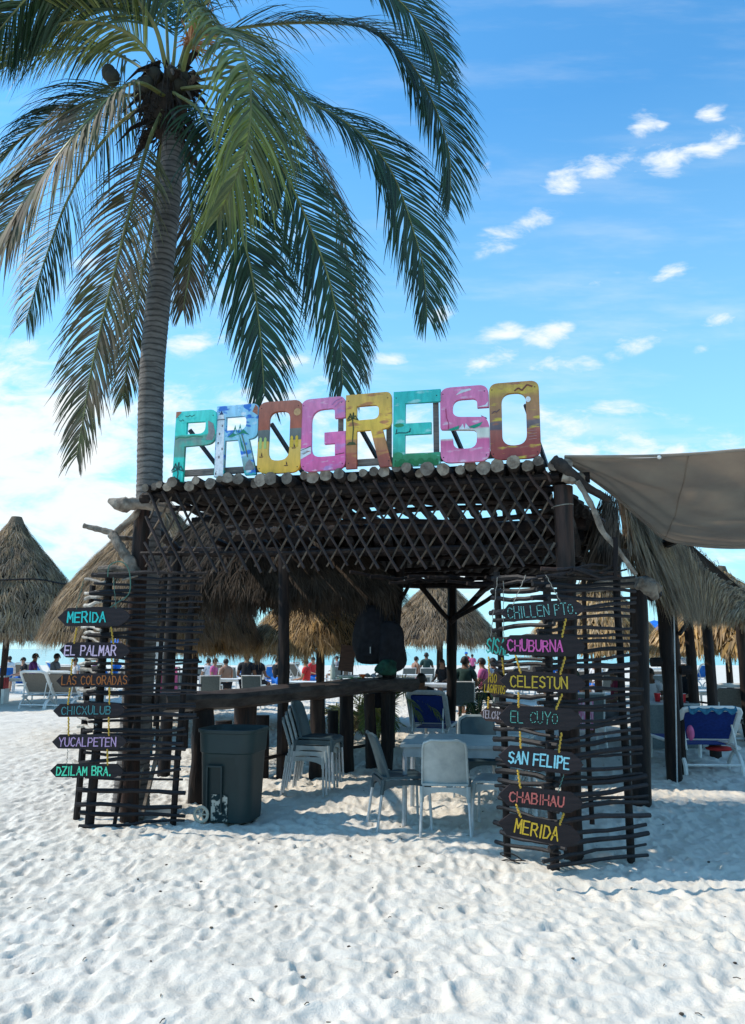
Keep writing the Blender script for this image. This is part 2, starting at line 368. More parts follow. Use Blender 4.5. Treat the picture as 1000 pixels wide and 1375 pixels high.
for q in range(30000):      # footprints
    cx, cy = RNG.uniform(H0X + .5, H1X - .5), RNG.uniform(H0Y + .5, H1Y - .5)
    a = RNG.uniform(0, math.pi); la, lb = RNG.uniform(.05, .14), RNG.uniform(.03, .065); d = RNG.uniform(.003, .019)
    i0, j0 = int((cx - H0X) / HS), int((cy - H0Y) / HS); k = 18
    ys, xs = np.mgrid[j0 - k:j0 + k, i0 - k:i0 + k]
    dx = (xs * HS + H0X - cx); dy = (ys * HS + H0Y - cy)
    u = (dx * math.cos(a) + dy * math.sin(a)) / la; v = (-dx * math.sin(a) + dy * math.cos(a)) / lb
    rr = np.sqrt(u * u + v * v)
    HM[j0 - k:j0 + k, i0 - k:i0 + k] += -d * (1 / (1 + np.exp((rr - .85) * 10))) + d * .55 * np.exp(-((rr - 1.25) / .28) ** 2)
HM -= HM.mean(); HM = np.clip(HM, -.12, .12)
def hsand(x, y):
    x = np.asarray(x, float); y = np.asarray(y, float)
    fx = np.clip((x - H0X) / HS, 0, nx_ - 2); fy = np.clip((y - H0Y) / HS, 0, ny_ - 2)
    i = fx.astype(int); j = fy.astype(int); a = fx - i; b = fy - j
    h = HM[j, i] * (1 - a) * (1 - b) + HM[j, i + 1] * a * (1 - b) + HM[j + 1, i] * (1 - a) * b + HM[j + 1, i + 1] * a * b
    e = np.minimum(np.minimum(x - H0X, H1X - x), np.minimum(y - H0Y, H1Y - y)) / 1.5
    return h * np.clip(e, 0, 1)
xs = [0.0]
while xs[-1] < 900: xs.append(xs[-1] + max(.014, (xs[-1] - 3.0) * .016))
xs = np.array([-v for v in xs[:0:-1]] + xs)
ys = [2.7]
while ys[-1] < 79: ys.append(ys[-1] + max(.014, ys[-1] * .0046))
back = [2.7]
while back[-1] > -300: back.append(back[-1] - max(.04, (2.7 - back[-1]) * .2))
ys = np.array(back[:0:-1] + ys + [84, 95, 120])
XX, YY = np.meshgrid(xs, ys); ZZ = hsand(XX, YY)
ZZ = ZZ - np.clip((YY - 77) / 8, 0, 5) * .35
me = bpy.data.meshes.new('sand'); nv = XX.size; W_ = len(xs); Hh = len(ys)
me.vertices.add(nv); me.vertices.foreach_set('co', np.stack([XX, YY, ZZ], -1).astype(np.float32).ravel())
jj, ii = np.mgrid[0:Hh - 1, 0:W_ - 1]; base = (jj * W_ + ii).ravel()
quads = np.stack([base, base + 1, base + W_ + 1, base + W_], -1).astype(np.int32)
nf = len(quads); me.loops.add(nf * 4); me.loops.foreach_set('vertex_index', quads.ravel())
me.polygons.add(nf); me.polygons.foreach_set('loop_start', np.arange(0, nf * 4, 4, dtype=np.int32)); me.update(calc_edges=True); me.shade_smooth()
ob = bpy.data.objects.new('sand', me); COL.objects.link(ob); ob['kind'] = 'structure'
ms = mat('white_coral_sand', (.70, .645, .56), (.60, .55, .47), .95, 2.2, .35, spec=.15, bscale=110, detail=8)
me.materials.append(ms)
# fine grain relief on two scales
t = ms.node_tree
msn = [q for q in t.nodes if q.type == 'BUMP'][0]; msn.inputs['Distance'].default_value = .006
b2 = t.nodes.new('ShaderNodeTexNoise'); b2.inputs['Scale'].default_value = 22; b2.inputs['Detail'].default_value = 8; b2.inputs['Roughness'].default_value = .65
t.links.new([q for q in t.nodes if q.type == 'MAPPING'][0].outputs[0], b2.inputs['Vector'])
bp2 = t.nodes.new('ShaderNodeBump'); bp2.inputs['Strength'].default_value = .65; bp2.inputs['Distance'].default_value = .022
t.links.new(b2.outputs[0], bp2.inputs['Height']); t.links.new(msn.outputs[0], bp2.inputs['Normal'])
t.links.new(bp2.outputs[0], t.nodes['Principled BSDF'].inputs['Normal'])

sea_m = mat('turquoise_sea', (.15, .40, .40), (.19, .46, .45), .25, .08, .6, (1, 4, 1), spec=.5, bscale=1.5)
mb = MB(); mb.add([(-6000, 79.5, -.12), (6000, 79.5, -.12), (6000, 9000, -.12), (-6000, 9000, -.12)], [(0, 1, 2, 3)])
o = mb.build('sea', sea_m, smooth=False); o['kind'] = 'structure'

mb = MB()
for q in range(150):
    Y = random.uniform(3, 12) ** 1.0; x = random.uniform(-.55, .55) * Y; z = float(hsand(x, Y))
    r = random.uniform(.003, .011)
    if q % 3 == 0:
        a = random.uniform(0, 6.28); l = random.uniform(.02, .05); mb.tube([(x, Y, z + .004), (x + l * math.cos(a) * .5, Y + l * .5 * math.sin(a), z + .01), (x + l * math.cos(a), Y + l * math.sin(a), z + .006)], .0025, 5)
    else: mb.ball((x, Y, z + r * .3), (r * 1.3, r, r * .7), 6, 4)
tag(mb.build('beach_debris', MT['pebble']), 'specks of leaf and twig litter scattered on the white sand', 'litter', kind='stuff')

# ------------------------------------------------------------------ thatch
def strands(fn, n, length, width, lift=.05, fringe=0, fr_len=.3, sag=.3, seed=1, tmax=1.0, jit=.25, tpow=.7, fr_w=1.0, clump=1.0):
    """fn(s,t)->(N,3) surface points; strands laid down the slope in ragged layers, with a hanging fringe."""
    g = np.random.default_rng(seed); V = []; Fc = []
    def emit(p0, d, nrm, ln, wd, bend):
        side = np.cross(d, nrm); side /= np.linalg.norm(side, axis=1)[:, None] + 1e-9
        p1 = p0 + d * ln[:, None] * .5 + nrm * (.012 * g.random(len(p0)))[:, None]
        d2 = d + bend; d2 /= np.linalg.norm(d2, axis=1)[:, None]
        p2 = p1 + d2 * ln[:, None] * .5
        w0 = wd[:, None] * side
        q = np.stack([p0 - w0 * .5, p0 + w0 * .5, p1 + w0 * .45, p1 - w0 * .45, p2 + w0 * .12, p2 - w0 * .12], 1)
        V.append(q.reshape(-1, 3)); return len(p0)
    s = g.random(n); K = 7; t = g.random(n) ** tpow; fr_k = g.random(n); t = np.clip((np.floor(t * K) + fr_k ** 1.6 + .25 * np.sin(s * 83)) / K, 0, 1) * tmax
    cl = clump * (.16 * np.sin(s * 61 + t * 19) + .12 * np.sin(s * 157 + 5 + t * 31) + .08 * np.sin(s * 331 + t * 47))
    p = fn(s, t); e = 1e-3; pt = fn(s, t + e) - p; ps = fn((s + e), t) - p
    d = pt / (np.linalg.norm(pt, axis=1)[:, None] + 1e-12); nr = np.cross(ps, pt); nr /= np.linalg.norm(nr, axis=1)[:, None] + 1e-12
    nr = np.where((nr[:, 2] < 0)[:, None], -nr, nr)
    sd_ = ps / (np.linalg.norm(ps, axis=1)[:, None] + 1e-12)
    d = d + sd_ * (g.standard_normal(n) * jit * .8 + cl)[:, None] + nr * (g.random(n) * .10)[:, None]; d /= np.linalg.norm(d, axis=1)[:, None]
    ln = length * g.uniform(.6, 1.3, n); bend = np.zeros((n, 3)); bend[:, 2] = -g.uniform(0, sag, n)
    emit(p + nr * (g.random(n) * lift * (1.15 - .5 * fr_k) + .25 * lift * np.sin(s * 97 + t * 23))[:, None], d, nr, ln, width * g.uniform(.5, 1.5, n), bend)
    if fringe:
        n = fringe; s = g.random(n); t = g.uniform(.86, 1.0, n)
        p = fn(s, t); pt = fn(s, t + e) - p; ps = fn(s + e, t) - p
        d = pt / (np.linalg.norm(pt, axis=1)[:, None] + 1e-12); nr = np.cross(ps, pt); nr /= np.linalg.norm(nr, axis=1)[:, None] + 1e-12
        nr = np.where((nr[:, 2] < 0)[:, None], -nr, nr); sd_ = ps / (np.linalg.norm(ps, axis=1)[:, None] + 1e-12)
        d = d * g.uniform(.3, 1, n)[:, None]; d[:, 2] -= g.uniform(.5, 1.4, n); d += sd_ * (g.standard_normal(n) * jit * .8)[:, None]; d /= np.linalg.norm(d, axis=1)[:, None]
        bend = np.zeros((n, 3)); bend[:, 2] = -g.uniform(0, .7, n)
        clump = .75 + .25 * np.sin(s * 47) + .2 * np.sin(s * 131 + 1)
        emit(p + nr * (g.uniform(-.14, lift, n))[:, None], d, nr, fr_len * g.uniform(.5, 1.25, n) * clump, width * fr_w * g.uniform(.5, 1.4, n), bend)
    V = np.concatenate(V); k = len(V) // 6; b = np.arange(k)[:, None] * 6
    F_ = np.concatenate([b + np.array([0, 1, 2, 3]), b + np.array([3, 2, 4, 5])], 1).reshape(-1, 4)
    return V, F_
def npmesh(name, V, F_, m_, parent):
    V = V - np.array(parent.location)[None, :] if parent is not None else V
    me = bpy.data.meshes.new(name); me.vertices.add(len(V)); me.vertices.foreach_set('co', V.astype(np.float32).ravel())
    k = F_.shape[1]; me.loops.add(F_.size); me.loops.foreach_set('vertex_index', F_.astype(np.int32).ravel())
    me.polygons.add(len(F_)); me.polygons.foreach_set('loop_start', np.arange(0, F_.size, k, dtype=np.int32)); me.update(calc_edges=True)
    me.materials.append(m_); o = bpy.data.objects.new(name, me); COL.objects.link(o)
    if parent is not None: o.parent = parent
    return o
def palapa(label, cx, Y, apex, eave, rad, m_='thatch', n=9000, post='red_post', fr=.28, bulge=.10, width=.016, posts=((0, 0),), seed=1, fringe=4000, jit=.34, flen=.34, pr=.10, fr_w=1.0, rope=False):
    T = thing('thatched_palapa', label, 'palapa', (cx, Y, 0), group='thatched beach palapas')
    def fn(s, t):
        a = s * 2 * np.pi; t = np.asarray(t)
        r = rad * (.03 + .97 * t) * (1 + bulge * np.sin(np.pi * np.clip(t, 0, 1))) * (1 + .03 * np.sin(a * 3 + seed) + .02 * np.sin(a * 7))
        z = eave + (apex - eave) * (1 - t) - .10 * np.clip(t - .8, 0, 1) * 2
        return np.stack([cx + r * np.cos(a), Y + r * np.sin(a), z + 0 * a], -1)
    V, F_ = strands(fn, n, flen, width, .07, fringe, fr, seed=seed, jit=jit, fr_w=fr_w)
    tag(npmesh('thatch', V, F_, MT[m_], T), kind='stuff')
    mb = MB(); nn = 28
    prof = [(rad * (.03 + .97 * t) * (1 + bulge * math.sin(math.pi * t)) * .985, eave + (apex - eave) * (1 - t) - .03) for t in [i / 8 for i in range(9)]]
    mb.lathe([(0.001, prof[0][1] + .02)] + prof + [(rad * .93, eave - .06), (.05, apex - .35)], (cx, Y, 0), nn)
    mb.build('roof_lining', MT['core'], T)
    # knob of bound thatch at the top
    mb = MB().lathe([(.001, apex + .16), (rad * .06, apex + .14), (rad * .085, apex), (rad * .12, apex - .22)], (cx, Y, 0), 14)
    mb.build('ridge_cap', MT['cap'], T)
    for (dx, dy) in posts:
        top = apex - .4 if dx == 0 and dy == 0 else eave + .05
        pole('post', MT[post], (cx + dx, Y + dy, -.1), (cx + dx, Y + dy, top), pr, T, .015, .95)
    for k in range(8):
        a = k * math.pi / 4 + .2; MBp = pole('rafter', MT['stain'], (cx + .06 * math.cos(a), Y + .06 * math.sin(a), apex - .32), (cx + rad * .93 * math.cos(a), Y + rad * .93 * math.sin(a), eave - .09), .03, T, .01)
    if rope:
        pts = []
        for k in range(41):
            a = 2 * math.pi * k / 40; p = fn(np.array([k / 40 % 1]), np.array([rope]))[0]; c = Vector((cx, Y, 0)); dv = Vector(p) - c; dv.z = 0
            pts.append(Vector(p) + dv.normalized() * .09 + Vector((0, 0, .05 + .03 * math.sin(6 * a))))
        MB().tube(pts, .022, 5, cap=False).build('rope', MT['black'], T)
    return T

def ez(py, Y): return P(500, py, Y).z
palapa('big grey conical palapa at the left edge on a reddish post', X(12, 23.4, 3), 23.4, ez(700, 23.4), 2.12, 2.55, 'thatch', 24000, seed=3, rope=.58, fr=.36, bulge=.16, fringe=9000, flen=.34, width=.017)
palapa('palapa with sunlit tan left side rising behind the sign-hung left screen', X(198, 15, 2), 15.4, 4.75, 1.98, 2.08, 'thatch', 36000, seed=5, fr=.42, bulge=.17, pr=.08, fringe=14000, flen=.30, width=.013)
palapa('low golden palapa behind the right end of the bar counter', X(430, 17, 2), 17.2, 3.4, 1.72, 1.75, 'thatch_gold', 10000, seed=8, fr=.34, bulge=.12, fringe=7000, width=.014)
palapa('brown low palapa behind the left end of the bar counter', X(262, 18.5, 2), 18.5, 3.4, 1.72, 1.72, 'thatch_gold', 9000, seed=9, fr=.34, fringe=6000, width=.014)
palapa('grey palapa with a pointed top seen between the back posts', X(592, 24, 2), 24.5, ez(772, 24.5), 1.98, 1.95, 'thatch', 10000, seed=11, fr=.36, bulge=.08, fringe=6000, pr=.10)
palapa('pale palapa seen through the right stick screen', X(800, 20, 2), 20.0, 3.6, 1.72, 1.75, 'thatch_gold', 8000, seed=12, fr=.3, fringe=5000, width=.03)
palapa('small dark far palapa between the right screen and the thick post', X(832, 34, 2), 34, 3.9, 1.95, 1.55, 'thatch', 5000, seed=13, fr=.3, fringe=2500, width=.03)
palapa('bright golden broad-leaf palapa in front of the sea at the right', X(975, 15.5, 2), 15.5, 3.2, 1.74, 1.5, 'thatch_gold', 4200, seed=14, fr=.36, fringe=1500, width=.045, jit=.35, fr_w=.9, pr=.07)
palapa('far grey palapa whose top shows at the right edge', X(1012, 30, 3), 30, ez(783, 30), 2.0, 2.2, 'thatch', 5000, seed=15, fr=.3, fringe=2000, width=.03)

# ------------------------------------------------------------------ the log pergola (bar front)
FL, FR = Vector((-1.98, 7.12, 0)), Vector((1.60, 6.24, 0))
U = (FR - FL).normalized(); NB = Vector((-U.y, U.x, 0)); FLEN = (FR - FL).length
def S(s, t, z): return FL + U * s + NB * t + Vector((0, 0, z))
PG = thing('log_pergola', 'dark log-roofed pergola over the beach bar carrying the painted letters', 'pergola', (FL.x, FL.y, 0))
ZL = 3.16
# posts
pole('post', MT['red_post'], (-2.36, 7.62, -.2), (-2.40, 7.62, 3.18), .088, PG, .012, .95, sides=12)
pole('post', MT['red_post'], (1.60, 6.32, -.2), (1.645, 6.32, 3.02), .085, PG, .012, 1.0, sides=12, wob=.08)
pole('post', MT['stain'], (X(857, 8.4, .5), 8.4, -.2), (X(857, 8.4, 2.3), 8.4, 2.45), .10, PG, .012, .95, sides=10)
pole('post', MT['stain'], (X(381, 10.1, .5), 10.1, -.2), (X(381, 10.1, 3), 10.1, 3.0), .075, PG, .02, .95, sides=10)
pole('post', MT['stain'], (X(518, 11.0, .2), 11.0, -.2), (X(536, 11.0, 3), 11.2, 3.0), .085, PG, .02, .95, sides=10)
pole('post', MT['stain'], (X(603, 16.5, .2), 16.5, -.2), (X(608, 16.5, 3), 16.5, 3.15), .115, PG, .02, .95, sides=10)
pole('post', MT['stain'], (-2.75, 10.2, -.2), (-2.7, 10.2, 3.0), .08, PG, .02, .95, sides=10)
pole('post', MT['stain'], (2.75, 10.6, -.2), (2.72, 10.6, 3.0), .08, PG, .02, .95, sides=10)
# beams
pole('beam', MT['stain'], S(-.35, .06, ZL - .055), S(FLEN + .25, .06, ZL - .065), .05, PG, .015, 1)
pole('beam', MT['stain'], S(-.30, 2.2, ZL - .1), S(FLEN + .3, 2.2, ZL - .1), .07, PG, .02, 1)
pole('beam', MT['stain'], (-2.9, 10.2, 2.98), (3.0, 10.4, 3.0), .07, PG, .02, 1, n=10)
pole('beam', MT['stain'], (-1.2, 16.5, 3.05), (4.4, 16.4, 3.05), .08, PG, .02, 1, n=10)
pole('beam', MT['stain'], (1.65, 6.35, 2.95), (2.95, 10.6, 3.0), .06, PG, .02, 1, n=8)
pole('beam', MT['stain'], (-2.4, 7.6, 3.06), (-2.75, 10.3, 3.0), .06, PG, .02, 1, n=8)
# roof logs with sawn ends over the front edge
s = -.22; k = 0
while s < FLEN + .12:
    r = random.uniform(.036, .062)
    back_t = random.uniform(2.0, 2.5) if k % 6 else random.uniform(1.2, 1.7)
    a = S(s, -random.uniform(.04, .19), ZL + .048 + random.uniform(-.016, .016)); b = S(s + random.uniform(-.12, .12), back_t, ZL + .0 + random.uniform(-.03, .05))
    pole('roof_log', MT['log'], a, b, r, PG, .018, .8, 7, 10, MT['cut'], .1)
    s += r * 2 + random.uniform(-.002, .02); k += 1
# cross poles under the front roof
for t_ in (.5, .95, 1.4, 1.85):
    pole('cross_pole', MT['stain'], S(-.25, t_, ZL - .06 + random.uniform(-.02, .02)), S(FLEN + .1, t_ + random.uniform(-.1, .1), ZL - .06), .032, PG, .035, .9, 9)
# dark palm-leaf sheets added over the poles to close gaps letting light in
def lining(name, pts, th=.03):
    a, b, c, d = [Vector(p) for p in pts]
    return MB().sheet(lambda u_, v_: a.lerp(b, u_).lerp(d.lerp(c, u_), v_) + Vector((0, 0, .025 * math.sin(u_ * 40) * math.sin(v_ * 23))), 40, 20, -th).build(name, MT['core'], PG)
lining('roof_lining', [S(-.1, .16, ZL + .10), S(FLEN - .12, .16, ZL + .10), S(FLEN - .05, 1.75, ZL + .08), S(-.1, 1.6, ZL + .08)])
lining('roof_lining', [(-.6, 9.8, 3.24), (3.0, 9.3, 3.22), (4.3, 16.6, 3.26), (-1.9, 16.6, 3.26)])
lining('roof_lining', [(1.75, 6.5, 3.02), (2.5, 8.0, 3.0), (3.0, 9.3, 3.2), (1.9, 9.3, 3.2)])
# rear deck of poles
for i in range(50):
    x = -2.1 + i * .128
    if random.random() < .08: continue
    pole('roof_pole', MT['stain'], (x, 10.0 + random.uniform(-.35, .3), 3.12 + random.uniform(-.03, .05)), (x + .25 + random.uniform(-.1, .1), 16.7 + random.uniform(-.3, .3), 3.17), random.uniform(.045, .07), PG, .05, .85, 8, 6)
for Yc in (11.4, 12.8, 14.2, 15.5):
    pole('cross_pole', MT['stain'], (-2.0, Yc, 3.02), (4.3, Yc + .1, 3.03), .045, PG, .05, .9, 9, 6)
# braces
for a, b, r in ((P(500, 795, 11), P(530, 838, 11), .035), (P(556, 775, 11), P(532, 815, 11.1), .03), (P(560, 780, 16.4), P(601, 832, 16.4), .06), (P(660, 780, 16.2), P(604, 838, 16.4), .07), (P(700, 778, 15), P(608, 832, 16.3), .05),
                (P(672, 778, 10.5), P(640, 800, 13), .03)):
    pole('brace', MT['stain'], a, b, r, PG, .012, .9)
for k_ in range(9):
    y0 = 776 + random.uniform(-3, 3)
    pole('eave_pole', MT['stain'], P(470 + k_ * 26, y0 + random.uniform(-4, 6), 9.5), P(530 + k_ * 26, y0 + 4 + random.uniform(-6, 8), 9.8), .022, PG, .02, .9)
# diamond lattice skirt
s = -.62
while s < FLEN + .05:
    z1 = ZL - .0; z0 = 2.36 - .03 * (s / FLEN) + random.uniform(-.03, .03); wdt = .47 + random.uniform(-.03, .03)
    a0, a1 = s, s + wdt
    def clip(sa, za, sb, zb, lo, hi):
        if sb < sa: q = clip(sb, zb, sa, za, lo, hi); return (q[2], q[3], q[0], q[1]) if q else None
        if sb < lo + .05 or sa > hi - .05: return None
        if sa < lo: za = za + (zb - za) * (lo - sa) / (sb - sa); sa = lo
        if sb > hi: zb = za + (zb - za) * (hi - sa) / (sb - sa); sb = hi
        return sa, za, sb, zb
    q = clip(a0, z1, a1, z0, -.22, FLEN - .06)
    if q: pole('lattice_stick', MT['lat_stick'], S(q[0], -.035, q[1]), S(q[2], -.035, q[3]), random.uniform(.0125, .017), PG, .008, .9, 6, 6)
    q = clip(a1 - .03, z1, a0 - .05, z0 + .02, -.22, FLEN - .06)
    if q: pole('lattice_stick', MT['tan_stick'], S(q[0], .015, q[1]), S(q[2], .015, q[3]), random.uniform(.008, .012), PG, .007, .9, 6, 6)
    s += .138 + random.uniform(-.015, .015)
pole('lattice_rail', MT['stain'], S(-.3, .03, 2.56), S(FLEN, .03, 2.50), .022, PG, .012, .9, 10, 6)
pole('lattice_rail', MT['stain'], S(-.3, .0, ZL - .03), S(FLEN, .0, ZL - .05), .03, PG, .01, .9, 10, 6)
# driftwood pieces at the corners
def drift(pts, rr, m_='drift', parent=PG, name='driftwood_branch', sides=9):
    pp = catmull(pts, 5); n = len(pp)
    rad = [np.interp(i / (n - 1), np.linspace(0, 1, len(rr)), rr) * .78 * random.uniform(.86, 1.14) for i in range(n)]
    return MB().tube(pp, rad, sides, wob=.1).build(name, MT[m_], parent)
drift([P(146, 672, 7.35), P(165, 678, 7.35), P(190, 676, 7.4), P(228, 684, 7.5)], (.035, .10, .075, .06))
drift([P(112, 706, 7.6), P(133, 711, 7.6), P(152, 716, 7.6)], (.035, .04, .04))
drift([P(148, 722, 7.6), P(163, 708, 7.55), P(180, 693, 7.5), P(186, 684, 7.5)], (.04, .05, .045, .03))
drift([P(150, 716, 7.55), P(163, 738, 7.5), P(175, 755, 7.5), P(184, 775, 7.5)], (.055, .065, .07, .06))
drift([P(132, 765, 7.8), P(155, 764, 7.8), P(182, 768, 7.8)], (.045, .05, .04))
drift([P(164, 779, 7.4), P(185, 773, 7.4)], (.014, .014))
drift([P(157, 722, 7.8), P(190, 724, 8.6)], (.035, .03))
drift([P(744, 617, 6.15), P(760, 630, 6.1), P(785, 652, 6.2), P(817, 671, 6.3)], (.055, .06, .05, .035), 'log')
drift([P(755, 640, 6.15), P(770, 643, 6.15), P(783, 640, 6.3)], (.06, .07, .05), 'drift')
drift([P(775, 646, 6.1), P(796, 682, 6.1), P(808, 712, 6.1), P(826, 734, 6.1), P(854, 772, 6.1)], (.028, .032, .03, .028, .022))
drift([P(768, 795, 8.1), P(810, 786, 8.1), P(850, 782, 8.1), P(872, 785, 8.0), P(886, 792, 8.0)], (.05, .07, .085, .10, .06))
drift([P(855, 782, 7.95), P(872, 790, 7.95), P(880, 803, 8.0)], (.09, .10, .05))
pole('beam', MT['red_post'], P(726, 762, 6.05), P(832, 772, 6.1), .018, PG, .01)
pole('beam', MT['stain'], P(826, 722, 6.05), P(826, 775, 6.08), .022, PG, .004)
# ring of wire round the right post head
MB().tube([Vector((1.640 + .092 * math.cos(a), 6.32 + .092 * math.sin(a), 2.86 + .012 * math.cos(a))) for a in [i * math.pi / 8 for i in range(17)]], .005, 5, cap=False).build('wire_tie', MT['twine'], PG)

# dark thatch roof over the bar (hip) behind the log roof
def thatch_sheet(name, label, A, B, C, D, n, m_, fringe, fr, seed, sag=.1, width=.016, flen=.5, cat='thatched roof', core=True, group=None, jit=.2, kindparts=None, clump=1.0):
    """A,B top edge ends; C,D bottom edge ends (lists of points allowed for each edge)."""
    top = [Vector(p) for p in A]; bot = [Vector(p) for p in B]
    def edge(pts, s):
        q = np.array([list(p) for p in pts]); k = np.linspace(0, 1, len(q)); return np.stack([np.interp(s, k, q[:, i]) for i in range(3)], -1)
    c = (top[0] + bot[-1]) / 2
    T = thing(name, label, cat, (c.x, c.y, 0), group=group) if kindparts is None else kindparts
    def fn(s, t):
        s = np.asarray(s, float); t = np.asarray(t, float)
        a = edge(top, s); b = edge(bot, s); p = a + (b - a) * t[..., None]
        p[:, 2] += sag * np.sin(np.pi * np.clip(t, 0, 1)); return p
    V, F_ = strands(fn, n, flen, width, .08, fringe, fr, seed=seed, jit=jit, clump=clump)
    tag(npmesh('thatch', V, F_, MT[m_], T), kind='stuff')
    if core:
        def f2(a, b):
            p = fn(np.array([a]), np.array([b]))[0]; return Vector(p) - Vector((0, 0, .04))
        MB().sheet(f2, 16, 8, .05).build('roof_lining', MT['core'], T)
    return T
apx = Vector((-1.75, 12.0, 4.1))
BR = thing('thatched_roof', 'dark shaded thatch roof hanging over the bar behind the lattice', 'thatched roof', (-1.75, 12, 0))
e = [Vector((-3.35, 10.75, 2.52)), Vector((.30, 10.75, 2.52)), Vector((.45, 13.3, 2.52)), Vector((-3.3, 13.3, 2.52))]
thatch_sheet('', '', [apx + Vector((-.6, 0, 0)), apx + Vector((.6, 0, 0))], [e[0], e[1]], None, None, 22000, 'thatch_shaded', 12000, .40, 21, .08, flen=.3, jit=.3, width=.013, kindparts=BR)
thatch_sheet('', '', [apx + Vector((.6, 0, 0)), apx + Vector((.62, 0, 0))], [e[1], e[2]], None, None, 5000, 'thatch_shaded', 3000, .40, 22, .08, kindparts=BR)
thatch_sheet('', '', [apx + Vector((-.62, 0, 0)), apx + Vector((-.6, 0, 0))], [e[3], e[0]], None, None, 5000, 'thatch_shaded', 3000, .40, 23, .08, kindparts=BR)
thatch_sheet('', '', [apx + Vector((.6, 0, 0)), apx + Vector((-.6, 0, 0))], [e[2], e[3]], None, None, 3000, 'thatch_shaded', 2000, .40, 24, .08, kindparts=BR)
for p in e: pole('post', MT['stain'], (p.x * .93 - .1, p.y + (.25 if p.y < 12 else -.25), -.1), (p.x * .93 - .1, p.y + (.25 if p.y < 12 else -.25), 2.6), .07, BR, .015)

# right-hand thatch roof under the tarp
RR_ = thing('thatched_roof', 'blue-grey thatch roof sloping to the right under the brown tarp', 'thatched roof', (4.5, 11, 0))
thatch_sheet('', '', [P(822, 640, 10.2), P(880, 690, 11.2), P(950, 770, 12.2), P(1010, 806, 13.5), P(1120, 850, 15)],
             [P(888, 792, 9.4), P(915, 802, 10.2), P(935, 812, 11.2), P(968, 826, 12), P(1100, 838, 13.5)], None, None, 26000, 'thatch', 12000, .26, 31, .10, kindparts=RR_, flen=.46, jit=.13, width=.010, clump=.35)
thatch_sheet('', '', [P(822, 640, 10.2), P(830, 645, 11)], [P(838, 720, 9.2), P(888, 800, 9.4)], None, None, 4000, 'thatch', 1200, .3, 32, .05, kindparts=RR_, jit=.16)
thatch_sheet('', '', [P(816, 660, 8.3), P(832, 662, 8.6)], [P(800, 745, 8.3), P(832, 750, 8.6)], None, None, 1500, 'thatch_shaded', 500, .15, 33, .0, kindparts=RR_, core=False, width=.012)
thatch_sheet('', '', [P(1010, 806, 13.5), P(822, 640, 10.2)], [P(1010, 806, 17), P(870, 740, 15)], None, None, 3000, 'thatch', 0, .3, 34, .05, kindparts=RR_)
for (px, Y, r, tp) in ((899, 10.1, .095, 2.5), (911, 10.5, .055, 2.4), (931, 13, .085, 2.3), (955, 12.0, .085, 2.35), (1001, 13.2, .08, 2.2)):
    x = X(px, Y, 1); pole('post', MT['stain'], (x, Y, -.15), (x, Y, tp), r, RR_, .012, .95, sides=10)
pole('brace', MT['stain'], P(912, 850, 10.4), P(948, 805, 11.5), .03, RR_)
pole('brace', MT['stain'], P(880, 800, 8.5), P(862, 778, 8.4), .09, RR_)
pole('beam', MT['stain'], P(885, 798, 9.6), P(960, 828, 12.2), .05, RR_)
for (px, py, Y) in ((880, 889, 9.9), (919, 900, 10.0)):
    MB().tube([P(px - 6, py, Y), P(px + 8, py, Y)], .06, 8).build('hook_knob', MT['stain'], RR_)

# tarp
TP = thing('shade_tarp', 'brown shade cloth stretched from the pergola corner out of frame to the right', 'tarp', (3, 6.5, 0))
topc = catmull([P(758, 613, 6.15), P(820, 613, 6.0), P(880, 612, 5.9), P(940, 609, 5.75), P(1000, 604, 5.6), P(1150, 594, 5.2)], 6)
botc = catmull([P(758, 617, 6.2), P(822, 664, 6.9), P(868, 704, 7.6), P(905, 728, 8.1), P(1000, 736, 8.3), P(1150, 722, 8.2)], 6)
def tf(a, b):
    q = a * (len(topc) - 1); i = min(int(q), len(topc) - 2); fr = q - i
    t0 = topc[i].lerp(topc[i + 1], fr); t1 = botc[i].lerp(botc[i + 1], fr); p = t0.lerp(t1, b)
    p.z -= .16 * math.sin(math.pi * b) * a + .016 * math.sin(b * 26 + a * 5) * (1 - b) * (.4 + .6 * math.sin(a * 4) ** 2) + .016 * math.sin(a * 9 + b * 17) * math.sin(math.pi * b)
    p.z += .010 * math.sin((a * 1.5 - b * 3.2) * 9) * math.sin(math.pi * b)
    return p
MB().sheet(tf, 70, 50, .004).build('shade_cloth', MT['tarp'], TP)
MB().tube([p + Vector((0, 0, .0)) for p in topc], .013, 6).build('hem', MT['tarp'], TP)
MB().tube(botc, .010, 6).build('hem', MT['tarp'], TP)
MB().ball(P(885, 614, 5.86), .017, 8, 6).build('grommet', MT['white'], TP)
MB().tube([tf(.02 + .98 * k / 30, .93) - Vector((0, 0, .006)) for k in range(31)], .006, 5).build('seam', MT['tarp'], TP)
MB().tube([tf(.55, k / 20) - Vector((0, 0, .006)) for k in range(21)], .005, 5).build('seam', MT['tarp'], TP)

